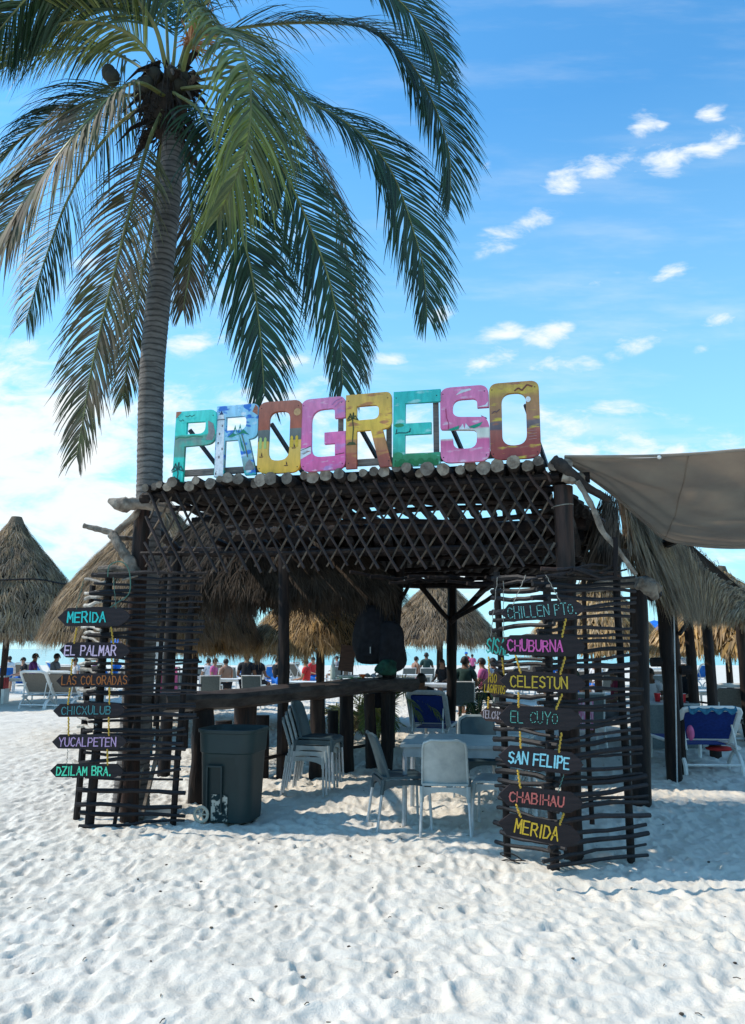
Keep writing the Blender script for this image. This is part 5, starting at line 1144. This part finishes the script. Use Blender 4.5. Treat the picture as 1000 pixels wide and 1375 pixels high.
def table(label, w_=1.0, d_=.8, h_=.73, top='white', leg='white', apron=.05, cat='table', group=None, name='table'):
    T = thing(name, label, cat, group=group)
    MB().sheet(lambda a, b: ((a - .5) * w_, (b - .5) * d_, h_ + .004 * math.sin(a * 9 + b * 5)), 12, 8, .03).build('table_top', MT[top], T)
    mb = MB()
    for sx in (-1, 1): mb.box((sx * (w_ / 2 - .03), 0, h_ - .03 - apron / 2), (.02, d_ - .1, apron)); mb.box((0, sx * (d_ / 2 - .03), h_ - .03 - apron / 2), (w_ - .08, .02, apron))
    mb.build('apron', MT[top], T, smooth=False)
    for sx in (-1, 1):
        for sy in (-1, 1): MB().tube([(sx * (w_ / 2 - .045), sy * (d_ / 2 - .045), h_ - .035), (sx * (w_ / 2 - .03), sy * (d_ / 2 - .03), -.03)], .024, 8).build('leg', MT[leg], T)
    return T
def put(T, x, Y, rz=0, dz=0):
    T.location = (x, Y, dz); T.rotation_euler = (0, 0, rz); return T

# near furniture
pc = plastic_chair('grey plastic chair with its back to us in front of the table'); g1 = G(603, 1127); put(pc, g1.x, g1.y + .28, R(-6), -.01)
gc = 'grey plastic chairs with metal legs'
c1 = plastic_chair('dark grey plastic chair side-on at the left end of the table', 'plastic_dark'); put(c1, X(538, 7.55, .4), 7.55, R(-78))
c2 = copy_tree(pc, (X(672, 7.25, .4), 7.3, 0), R(75), 'grey plastic chair at the table beside the right stick screen', gc)
c3 = copy_tree(pc, (X(640, 8.9, .4), 9.05, 0), R(172), 'grey plastic chair on the far side of the table facing us', gc)
tb = table('rectangular grey-blue plastic table under the pergola', 1.30, .95, .735, 'table_top', 'metal', .09); put(tb, .35 + .63, 7.92, R(-8))
c4 = copy_tree(c1, (1.25, 8.75, 0), R(-175), 'dark grey plastic chair tucked under the far right corner of the table', gc)
st_lab = ['bottom chair of the stack of four by the counter', 'second chair from the bottom of the stack by the counter', 'third chair from the bottom of the stack by the counter', 'top chair of the stack by the counter, dark backrest']
dirf = Vector((math.cos(R(-12)), math.sin(R(-12)), 0))
for k in range(4):
    q = copy_tree(c1 if k == 3 else pc, Vector((X(420, 9.0, .4), 9.15, -.01 + .062 * k)) + dirf * (-.045 + .035 * k) * 1.0, R(-102), 'grey plastic chair, ' + st_lab[k], 'stacked chairs by the counter')
# leaning planks, block behind the left screen
for px0, px1, lab in ((172, 207, 'left'), (190, 219, 'right')):
    o = bar('plank', MT['drift'], P(px0, 1100, 7.72), P(px1 - 2, 985, 8.3), .05, .03, None); tag(o, 'long grey plank leaning behind the left screen, the %s one' % ('nearer' if lab == 'left' else 'farther'), 'plank', 'leaning planks')
o = MB().box((X(208, 7.9, .05), 7.9, .03), (.34, .2, .11), Matrix.Rotation(R(10), 3, 'Z')).build('concrete_block', MT['concrete'], smooth=False); tag(o, 'pale concrete block on the sand behind the left screen', 'block')
p = P(197, 1003, 8.5)
o = MB().sheet(lambda a, b: p + Vector((-.06 + .12 * a, .02 * math.sin(a * 8), .10 - .2 * b)), 8, 6, .006).build('hanging_cloth', MT['teal']); tag(o, 'small teal cloth hanging behind the left screen', 'cloth')
# white cooler with print and a pink towel behind the left screen
T = thing('sign_board', 'white board with blue print seen through the left screen', 'sign', (X(212, 11, 1.5), 11.0, 0))
MB().box(P(212, 878, 11), (.38, .03, .34)).build('board', MT['white'], T, smooth=False)
lm = MB(); lettering('MOTEL', -.08, .14, .02, .055, .012, Matrix.Translation(P(212, 878, 11)) @ Matrix.Translation((0, -.016, 0)), lm) if False else None
pole('post', MT['stain'], (X(212, 11, .5), 11.03, -.1), (X(212, 11, 1.3), 11.03, 1.5), .03, T)
T = thing('towel', 'pink towel hanging behind the left screen', 'towel', (X(228, 11.4, 1), 11.4, 0))
MB().sheet(lambda a, b: P(214 + 25 * a, 896 + 40 * b, 11.4) + Vector((0, .03 * math.sin(a * 11), 0)), 14, 6, .008).build('cloth', MT['pink'], T)
MB().tube([P(212, 896, 11.4), P(241, 896, 11.4)], .012, 6).build('rod', MT['metal'], T)
MB().tube([(X(213, 11.4, .5), 11.42, -.1), P(213, 896, 11.42)], .012, 6).build('rod', MT['metal'], T); MB().tube([(X(241, 11.4, .5), 11.42, -.1), P(241, 896, 11.42)], .012, 6).build('rod', MT['metal'], T)

# ------------------------------------------------------------------ plants behind the bar
def low_palm(label, c, n_, ln, m_, seed, spread=(0, 360), hgt=.6):
    T = thing('young_palm', label, 'plant', c, group='young palms behind the bar'); g = random.Random(seed)
    for k in range(n_):
        a = R(spread[0] + (spread[1] - spread[0]) * (k + g.uniform(-.3, .3)) / n_); l = ln * g.uniform(.75, 1.15); h_ = hgt * g.uniform(.6, 1.2); d = Vector((math.cos(a), math.sin(a), 0)); c_ = Vector(c)
        frond([c_, c_ + d * l * .25 + Vector((0, 0, h_ * .75)), c_ + d * l * .62 + Vector((0, 0, h_)), c_ + d * l + Vector((0, 0, h_ * .55))], m_ if k % 3 else 'leaf_y', .26 * ln, 34, .3, .8, .022, .15, seed * 50 + k, T, (.012, .003))
    return T
low_palm('bushy young palm with arching fronds behind the end of the counter', (X(505, 13.2, .3), 13.2, 0), 13, 1.1, 'leaf_y', 5, hgt=.95)
low_palm('dry drooping young palm left of the blue lounger', (X(470, 13.8, .3), 13.9, 0), 9, .9, 'leaf_b', 6, hgt=.55)
low_palm('small green palm shoot beside the short yellow lettered boards', (X(640, 15.0, .3), 15.0, 0), 6, .45, 'leaf', 7, hgt=.9)

# ------------------------------------------------------------------ people
def skinmesh(name, verts, edges, rad, m_, parent, root=0, sub=1):
    me = bpy.data.meshes.new(name); bm = bmesh.new(); sk = bm.verts.layers.skin.verify(); vv = [bm.verts.new(v) for v in verts]
    for a, b in edges: bm.edges.new((vv[a], vv[b]))
    for i, v in enumerate(vv):
        v[sk].radius = (rad[i], rad[i]) if isinstance(rad[i], float) else rad[i]; v[sk].use_root = (i == root)
    bm.to_mesh(me); bm.free(); me.materials.append(m_); o = bpy.data.objects.new(name, me); COL.objects.link(o); o.parent = parent
    md = o.modifiers.new('skin', 'SKIN'); md.use_smooth_shade = True; s2 = o.modifiers.new('sub', 'SUBSURF'); s2.levels = s2.render_levels = sub
    return o
def person(label, x, Y, rz, pose='seated', skin='skin', shirt='sh_grey', pants='black', z=0, sc_=1.0, hair='hair', hat=None, long_hair=False, group='people on the beach'):
    T = thing('person', label, 'person', (0, 0, 0), 0, group)
    if pose == 'seated':
        J = dict(pel=(0, 0, .52), wai=(0, -.04, .70), che=(0, -.05, .90), nb=(0, -.03, 1.03), nk=(0, -.01, 1.09), hd=(0, .015, 1.19), ht=(0, .005, 1.26), sh=(.165, -.04, .99), el=(.24, .0, .73), wr=(.20, .22, .68), hn=(.19, .30, .67), hp=(.09, .02, .50), kn=(.13, .43, .51), an=(.13, .43, .10), to=(.14, .58, .04))
    elif pose == 'stand':
        J = dict(pel=(0, 0, .92), wai=(0, 0, 1.10), che=(0, -.01, 1.30), nb=(0, 0, 1.43), nk=(0, 0, 1.49), hd=(0, .015, 1.59), ht=(0, .005, 1.66), sh=(.175, 0, 1.38), el=(.22, -.02, 1.10), wr=(.23, .06, .86), hn=(.23, .08, .78), hp=(.09, 0, .88), kn=(.10, .03, .48), an=(.10, 0, .09), to=(.11, .14, .04))
    else:  # reclining on a lounger: head towards -Y
        J = dict(pel=(0, .05, .48), wai=(0, -.10, .60), che=(0, -.24, .76), nb=(0, -.33, .88), nk=(0, -.36, .93), hd=(0, -.38, 1.03), ht=(0, -.39, 1.10), sh=(.165, -.30, .85), el=(.25, -.10, .62), wr=(.22, .10, .52), hn=(.2, .18, .5), hp=(.09, .08, .46), kn=(.12, .50, .62), an=(.12, .88, .45), to=(.13, .95, .52))
    V = []; E = []; Rd = []
    def v(p, r): V.append(p); Rd.append(r); return len(V) - 1
    def mirror(p, s_): return (p[0] * s_, p[1], p[2])
    pel = v(J['pel'], (.15, .115)); wai = v(J['wai'], (.135, .10)); che = v(J['che'], (.155, .11)); nb = v(J['nb'], .075); nk = v(J['nk'], .052); hd = v(J['hd'], .083); ht = v(J['ht'], .062)
    E += [(pel, wai), (wai, che), (che, nb), (nb, nk), (nk, hd), (hd, ht)]
    for s_ in (-1, 1):
        a = v(mirror(J['sh'], s_), .062); b = v(mirror(J['el'], s_), .043); c = v(mirror(J['wr'], s_), .027); d = v(mirror(J['hn'], s_), (.036, .018)); E += [(nb, a), (a, b), (b, c), (c, d)]
        h = Vector(mirror(J['hn'], s_)); w_ = Vector(mirror(J['wr'], s_)); dr = (h - w_).normalized()
        for k in range(4):
            f0 = v(tuple(h + dr * .05 + Vector((s_ * (.024 - .016 * k), 0, -.008))), .009); f1 = v(tuple(h + dr * (.085 - .008 * abs(k - 1.5)) + Vector((s_ * (.026 - .018 * k), 0, -.028))), .007); E += [(d, f0), (f0, f1)]
        t0 = v(tuple(h + dr * .02 + Vector((-s_ * .045, 0, -.005))), .010); E.append((d, t0))
        hp = v(mirror(J['hp'], s_), .088); kn = v(mirror(J['kn'], s_), .060); an = v(mirror(J['an'], s_), .040); to = v(mirror(J['to'], s_), (.042, .025)); E += [(pel, hp), (hp, kn), (kn, an), (an, to)]
    skinmesh('body', V, E, Rd, MT[skin], T)
    # shirt and shorts
    V = []; E = []; Rd = []
    pel = v(J['pel'], (.158, .125)); wai = v(J['wai'], (.152, .118)); che = v(J['che'], (.172, .128)); nb = v(J['nb'], .082); E += [(pel, wai), (wai, che), (che, nb)]
    for s_ in (-1, 1):
        a = v(mirror(J['sh'], s_), .078); b = v(tuple(Vector(mirror(J['sh'], s_)).lerp(Vector(mirror(J['el'], s_)), .6)), .062); E += [(nb, a), (a, b)]
    skinmesh('shirt', V, E, Rd, MT[shirt], T)
    V = []; E = []; Rd = []; pel = v(J['pel'], (.165, .13))
    for s_ in (-1, 1):
        a = v(mirror(J['hp'], s_), .102); b = v(tuple(Vector(mirror(J['hp'], s_)).lerp(Vector(mirror(J['kn'], s_)), .75)), .082); E += [(pel, a), (a, b)]
    skinmesh('shorts', V, E, Rd, MT[pants], T)
    hc = Vector(J['hd']) + Vector((0, -.012, .028))
    MB().ball(hc, (.088, .102, .105), 14, 8, z0=-.35, rot=Matrix.Rotation(R(18), 3, 'X')).build('hair', MT[hair], T)
    if long_hair: MB().ball(hc + Vector((0, -.07, -.10)), (.08, .05, .16), 10, 8).build('hair', MT[hair], T)
    if hat: MB().lathe([(.15, -.0), (.10, .01), (.098, .08), (.06, .105), (0, .11)], hc + Vector((0, 0, .0)), 16).build('hat', MT[hat], T)
    fc = Vector(J['hd'])
    MB().ball(fc + Vector((0, .095, .0)), (.012, .018, .022), 8, 6).build('nose', MT[skin], T)
    mb = MB(); [mb.ball(fc + Vector((s_ * .032, .078, .028)), (.013, .010, .008), 8, 6) for s_ in (-1, 1)]; mb.build('eyes', MT['black'], T)
    MB().ball(fc + Vector((0, .082, -.038)), (.024, .008, .006), 8, 4).build('mouth', MT['maroon'], T)
    for s_ in (-1, 1): MB().ball(fc + Vector((s_ * .086, 0, .01)), (.012, .018, .028), 8, 6).build('ear', MT[skin], T)
    T.location = (x, Y, z); T.rotation_euler = (0, 0, rz); T.scale = (sc_,) * 3
    return T

# loungers, chairs, tables and people further back
wl = lounger('white resin lounger with taupe back, left of the pair behind the left screen', 'taupe', wd=.80, top=1.02); put(wl, X(50, 21.3, .6), 21.6, R(-14)); gw = 'sun loungers on the beach'
copy_tree(wl, (X(89, 21.3, .6), 21.4, 0), R(-14), 'white resin lounger with taupe back beside the ropes of the left boards', gw)
bl = lounger('blue lounger with raised back behind the grey table, a head showing over it', 'blue', 'metal', .60, .95, None); put(bl, X(580, 12.6, .6), 12.9, R(-14))
br_ = lounger('white lounger with navy sling and blue towel at the right edge', 'blue', 'white', .76, .86, 'teal'); put(br_, X(957, 10.4, .5), 10.75, R(-4))
MB().ball(P(927, 984, 10.25), (.05, .05, .10), 10, 8).build('tmp', MT['pink']); o = bpy.data.objects['tmp']; o.name = 'bag'; tag(o, 'small pink pouch hanging on the right edge lounger', 'bag')
MB().ball(P(966, 1005, 10.9), (.20, .16, .035), 14, 8).build('tmp', MT['sh_red']); o = bpy.data.objects['tmp']; o.name = 'swim_float'; tag(o, 'flat red float stowed under the right edge lounger', 'float')
person('person with dark hair lying on the blue lounger, only the head showing', X(569, 13, 1), 13.0, R(-10), 'recline', 'skin2', 'black', 'black', .13, .97)
sl = sling_chair('grey sling armchair left of two seen just over the counter'); put(sl, X(284, 21, .8), 21.0, R(6)); ga = 'white framed sling armchairs on the beach'
copy_tree(sl, (X(341, 21, .8), 21.0, 0), R(-4), 'grey sling armchair right of two seen just over the counter', ga)
copy_tree(sl, (X(620, 17.2, .8), 17.2, 0), R(-4), 'grey sling armchair holding the man in the dark green shirt', ga)
copy_tree(sl, (X(655, 18.0, .8), 18.0, 0), R(60), 'grey sling armchair half hidden by the short boards', ga)
copy_tree(sl, (X(545, 29, .8), 29.0, 0), R(20), 'pale sling armchair under the far palapa beside the hanging bags', ga)
copy_tree(sl, (X(574, 29, .8), 29.0, 0), R(-5), 'pale sling armchair left of the reddish far post', ga)
copy_tree(sl, (X(599, 24, .8), 24.0, 0), R(30), 'sling armchair between the reddish far post and the dark post', ga)
person('man in a dark green shirt seated with his back to us', X(623, 17.5, 1), 17.3, R(-8), 'seated', 'skin2', 'sh_green', 'sh_grey', .06, 1.08)
person('woman in pink seated between the man in green and the short boards', X(648, 18.4, 1), 18.5, R(60), 'seated', 'skin', 'pink', 'black', .05, 1.05)
person('person in a white top seated behind the short lettered boards', X(664, 18.4, 1), 18.6, R(20), 'seated', 'skin2', 'sh_white', 'black', .05, 1.05)
person('woman in a black shirt seated right of the reddish far post', X(594, 23.5, 1), 23.6, R(150), 'seated', 'skin2', 'black', 'sh_grey', .02, 1.0, long_hair=True)
person('person with a bare back seated under the far palapa', X(559, 29.5, 1), 29.6, R(-60), 'seated', 'skin', 'skin', 'maroon', .04)
person('person in a grey-green shirt seated left of the reddish far post', X(573, 30.2, 1), 30.4, R(0), 'seated', 'skin2', 'sh_green', 'black', .08, 1.08)
person('person in a red shirt and blue cap sitting by the water', X(626, 50, 1), 50, R(180), 'seated', 'skin', 'sh_red', 'black', .05, 1.05, hat='ltblue')
person('person in pink beside the red shirt by the water', X(634, 48, 1), 48, R(0), 'seated', 'skin', 'pink', 'black', .0, 1.0)
person('person with dark hair seated left of the two by the counter armchairs', X(331, 22.6, 1), 22.6, R(0), 'seated', 'skin2', 'black', 'black', .10, 1.08)
person('woman with dark hair seated right of the two by the counter armchairs', X(346, 22.8, 1), 22.8, R(-20), 'seated', 'skin2', 'black', 'black', .08, 1.08, long_hair=True)
person('sunburnt person leaning forward behind the counter armchairs', X(303, 24.5, 1), 24.5, R(40), 'seated', 'skin', 'skin', 'black', .02)
person('woman with dark hair sitting beyond the left lounger of the pair', X(46, 25, 1), 25, R(-50), 'seated', 'skin', 'sh_purple', 'black', .08, 1.08)
person('person with dark hair sitting beyond the right lounger of the pair', X(75, 24.6, 1), 24.6, R(-40), 'seated', 'skin', 'sh_grey', 'black', .08, 1.08)
person('person by the sea table at the left edge', X(12, 31, 1), 31, R(60), 'seated', 'skin', 'sh_white', 'ltblue', .04)
person('person in a maroon top seated beyond the right stick screen', X(824, 14.2, 1), 14.2, R(80), 'seated', 'skin2', 'maroon', 'sh_grey', .0, 1.0)
person('person in a black top and white cap leaning beside the sea at the right posts', X(917, 14.4, 1), 14.4, R(120), 'seated', 'skin', 'black', 'black', .05, 1.08, hat='sh_white')
person('person in black and white behind the red cup table', X(873, 15.5, 1), 15.5, R(150), 'seated', 'skin2', 'sh_white', 'black', -.05)
# tables
tw_ = table('white plastic table beyond the counter armchairs', 1.3, .8, .73); put(tw_, X(405, 21.5, .7), 21.8); gt = 'white plastic tables on the beach'; tw_['group'] = gt
for (px, Y, lab) in ((12, 24, 'white table behind the red post at the left edge'), (310, 23.8, 'white table in front of the sunburnt person'), (556, 27.5, 'white table under the far palapa'), (590, 20.5, 'white table between the dark post and the reddish post'),
                     (800, 16, 'white table beyond the right stick screen'), (970, 17, 'white table behind the black chair at the right edge'), (245, 26, 'white table behind the brown palapa post')):
    copy_tree(tw_, (X(px, Y, .7), Y, 0), R(random.uniform(-15, 15)), lab, gt)
gr_t = thing('cloth_table', 'grey covered table with red cups between the right screen and posts', 'table', (X(890, 13, .5), 13.2, 0)); cc = gr_t.location
MB().box(cc + Vector((0, 0, .735)), (1.15, .75, .025)).build('table_top', MT['table_top'], gr_t, smooth=False)
MB().sheet(lambda a, b: cc + Vector((-.56 + 1.12 * a, -.365 - .01 * math.sin(a * 30), .722 - .70 * b)), 24, 4, .01).build('table_cloth', MT['sling'], gr_t)
for sx in (-1, 1):
    for sy in (-1, 1): MB().tube([cc + Vector((sx * .54, sy * .33, .72)), cc + Vector((sx * .54, sy * .33, -.03))], .02, 8).build('leg', MT['metal'], gr_t)
def cup(px, Y, z, lab):
    c = Vector((X(px, Y, z), Y, z)); T = thing('red_cup', lab, 'cup', c, group='red plastic cups')
    MB().lathe([(0, .0), (.032, .0), (.045, .118), (.042, .118), (.03, .006), (0, .006)], c, 16).build('cup_wall', MT['red'], T); MB().lathe([(.043, .115), (.047, .118), (.043, .122)], c, 16).build('rim', MT['white'], T)
    T.scale = (1.25,) * 3
cup(866, 13.0, .748, 'red cup on the covered table just right of the stick screen'); cup(917, 13.05, .748, 'red cup on the covered table left of the far posts'); cup(883, 13.3, .748, 'red cup on the covered table close to the thick post'); cup(838, 13.3, .3, 'red cup low beyond the right screen') if False else None
# far chairs, loungers along the beach
bc_ = lounger('small blue beach chair by the sea between the right posts', 'ltblue', 'white', .55, 1.0); put(bc_, X(938, 33, .8), 33, R(20))
MARKS = [(0, 'at the left edge'), (35, 'left of the reddish left post'), (70, 'behind the pair of white loungers'), (105, 'behind the left ropes'), (140, 'behind the left board screen'), (190, 'beside the pink towel'), (240, 'behind the brown palapa'), (275, 'left of the counter armchairs'),
         (310, 'between the two counter armchairs'), (345, 'behind the two dark haired people'), (370, 'beside the slim roof post'), (395, 'right of the slim roof post'), (425, 'below the golden palapa'), (455, 'by the brown menu board'), (680, 'behind the yellow lettered boards'), (720, 'behind the right corner stakes'), (755, 'behind the right front post'), (790, 'beyond the right stick screen'), (860, 'beside the red cup table')]
def where(px): return [t_ for a_, t_ in MARKS if px >= a_][-1]
used = {}
def uniq(base, px):
    k_ = (base, where(px)); used[k_] = used.get(k_, 0) + 1; return base + ' ' + ('farther back ' if used[k_] > 1 else '') + where(px)
spots = [(8, 29, 'b'), (30, 34, 'w'), (60, 33, 'b'), (95, 30, 'w'), (118, 31, 'w'), (150, 30, 'b'), (165, 27, 'w'), (290, 33, 'w'), (318, 30, 'c'), (325, 36, 'b'), (352, 32, 'w'), (362, 30, 'b'), (385, 35, 'w'), (402, 33, 'w'), (275, 30, 'c'), (420, 36, 'w'), (450, 31, 'c'),
         (300, 28, 'c'), (770, 24, 'w'), (790, 26, 'w'), (812, 22, 'c'), (868, 24, 'w'), (875, 21, 'c'), (460, 34, 'w'), (230, 24, 'c'), (200, 30, 'w'), (135, 24, 'c'), (755, 30, 'b'), (690, 28, 'w'), (710, 24, 'c'), (725, 33, 'w'), (75, 38, 'b')]
for k, (px, Y, kd) in enumerate(spots):
    src = {'w': wl, 'b': bc_, 'c': sl}[kd]; Y = Y + .37 * (k % 3)
    base_ = {'w': 'far white resin lounger', 'b': 'far blue and white beach chair', 'c': 'far pale sling armchair'}[kd]
    copy_tree(src, (X(px, Y, .5), Y, 0), R(random.uniform(-60, 60)), uniq(base_, px), {'w': 'far white loungers', 'b': 'far blue beach chairs', 'c': 'far sling armchairs'}[kd])
colors = ['sh_white', 'ltblue', 'sh_purple', 'black', 'sh_red', 'sh_grey', 'pink', 'sh_green']
cn = {'sh_white': 'white', 'ltblue': 'bright blue', 'sh_purple': 'purple', 'black': 'black', 'sh_red': 'red', 'sh_grey': 'grey', 'pink': 'pink', 'sh_green': 'dark green'}
fp = person('far seated visitor in white left of the counter armchairs by the brown palapa edge', X(280, 27, 1), 27, R(30), 'seated', 'skin', 'sh_white', 'ltblue', group='far beach visitors')
for k, (px, Y) in enumerate(((100, 27), (155, 28), (195, 31), (372, 28), (420, 30), (452, 34), (288, 25.5), (768, 21), (800, 23), (740, 27), (130, 33), (30, 28.5), (410, 24))):
    q = copy_tree(fp, (X(px, Y, .8), Y, .02), R(random.uniform(0, 360)), uniq('far seated beach visitor in ' + cn[colors[k % 8]], px), 'far beach visitors')
    for ch_ in q.children:
        if ch_.name.startswith('shirt'):
            ch_.data = ch_.data.copy(); ch_.data.materials[0] = MT[colors[k % 8]]
# black chair and pale chair at right edge
bk_ = sling_chair('black framed chair behind the right edge lounger', 'black', 'black'); put(bk_, X(968, 14.2, .8), 14.3, R(-5)); bk_.scale = (1.1, 1, 1)
copy_tree(wl, (X(1003, 13.4, .6), 13.7, 0), R(-20), 'white lounger cut off by the right frame edge', gw)
# striped towel
stm = mat('pink_striped_fabric', (.60, .12, .30), (.55, .5, .55), .9, 5, 0, (12, 1, 1), thresh=(.48, .52))
T = thing('striped_towel', 'pink striped towel on a chair beyond the right screen', 'towel', (X(785, 12.5, .8), 12.5, 0))
MB().sheet(lambda a, b: P(772 + 24 * a, 938 + 42 * b, 12.5) + Vector((0, .02 * math.sin(a * 12), 0)), 12, 6, .008).build('cloth', stm, T)
copy_tree(sl, (X(784, 12.9, .8), 12.95, 0), R(0), 'sling armchair under the pink striped towel', ga)
# brown board, cooler, umbrella
o = MB().box(P(466, 884, 13.6), (.27, .035, .46), Matrix.Rotation(R(8), 3, 'Y')).build('brown_board', MT['board2'], smooth=False); T = thing('menu_stand', 'brown wooden board standing behind the counter left of the bags', 'board', (P(466, 884, 13.6).x, 13.6, 0)); T.location = (P(466, 884, 13.6).x, 13.6, 0)
o.parent = T; o.matrix_parent_inverse = Matrix.Translation(T.location).inverted(); o.name = 'board'
for sx in (-1, 1): MB().tube([(T.location.x + sx * .1 - .03, 13.63, -.05), (T.location.x + sx * .1, 13.63, 1.35)], .015, 6).build('leg', MT['stain'], T)
T = thing('cooler', 'red cooler box with white lid by the left edge', 'cooler', (X(0, 23.5, .3), 23.5, 0)); cc = T.location
MB().box(cc + Vector((0, 0, .62)), (.34, .3, .34)).build('box', MT['red'], T, smooth=False); MB().box(cc + Vector((0, 0, .81)), (.36, .32, .05)).build('lid', MT['white'], T, smooth=False); MB().box(cc + Vector((0, 0, .22)), (.4, .35, .44)).build('stand', MT['white'], T, smooth=False)
def umbrella(lab, px, Y, top, rad, m_):
    x = X(px, Y, 2); T = thing('beach_umbrella', lab, 'umbrella', (x, Y, 0), group='beach umbrellas')
    vs = [(x, Y, top)]; n_ = 8
    for k in range(n_): a = k * 2 * math.pi / n_; vs.append((x + rad * .55 * math.cos(a), Y + rad * .55 * math.sin(a), top - rad * .18))
    for k in range(n_): a = k * 2 * math.pi / n_; vs.append((x + rad * math.cos(a), Y + rad * math.sin(a), top - rad * .45))
    fs = [(0, 1 + k, 1 + (k + 1) % n_) for k in range(n_)] + [(1 + k, 9 + k, 9 + (k + 1) % n_, 1 + (k + 1) % n_) for k in range(n_)]
    MB().add(vs, fs).build('canopy', MT[m_], T, smooth=False); MB().tube([(x, Y, -.05), (x, Y, top + .1)], .025, 6).build('pole', MT['white'], T)
umbrella('bright blue beach umbrella right of the stick screen', 880, 32, 2.85, 1.0, 'ltblue')
umbrella('blue beach umbrella seen low behind the left board screen', 158, 40, 2.2, 1.1, 'ltblue')
umbrella('white beach umbrella in the far row left of the bags', 385, 48, 2.0, 1.3, 'sh_white')
umbrella('pale red umbrella far behind the counter chairs', 352, 44, 2.0, 1.0, 'sh_red')
# white marker post and bucket bits
T = thing('rod', 'thin pale rod standing at the thick right post', 'rod', (X(908, 9.9, .5), 9.9, 0)); MB().tube([(X(905, 9.95, .5), 9.95, -.05), (X(905, 9.95, 2.2), 9.95, 2.3)], .009, 6).build('rod', MT['metal'], T)
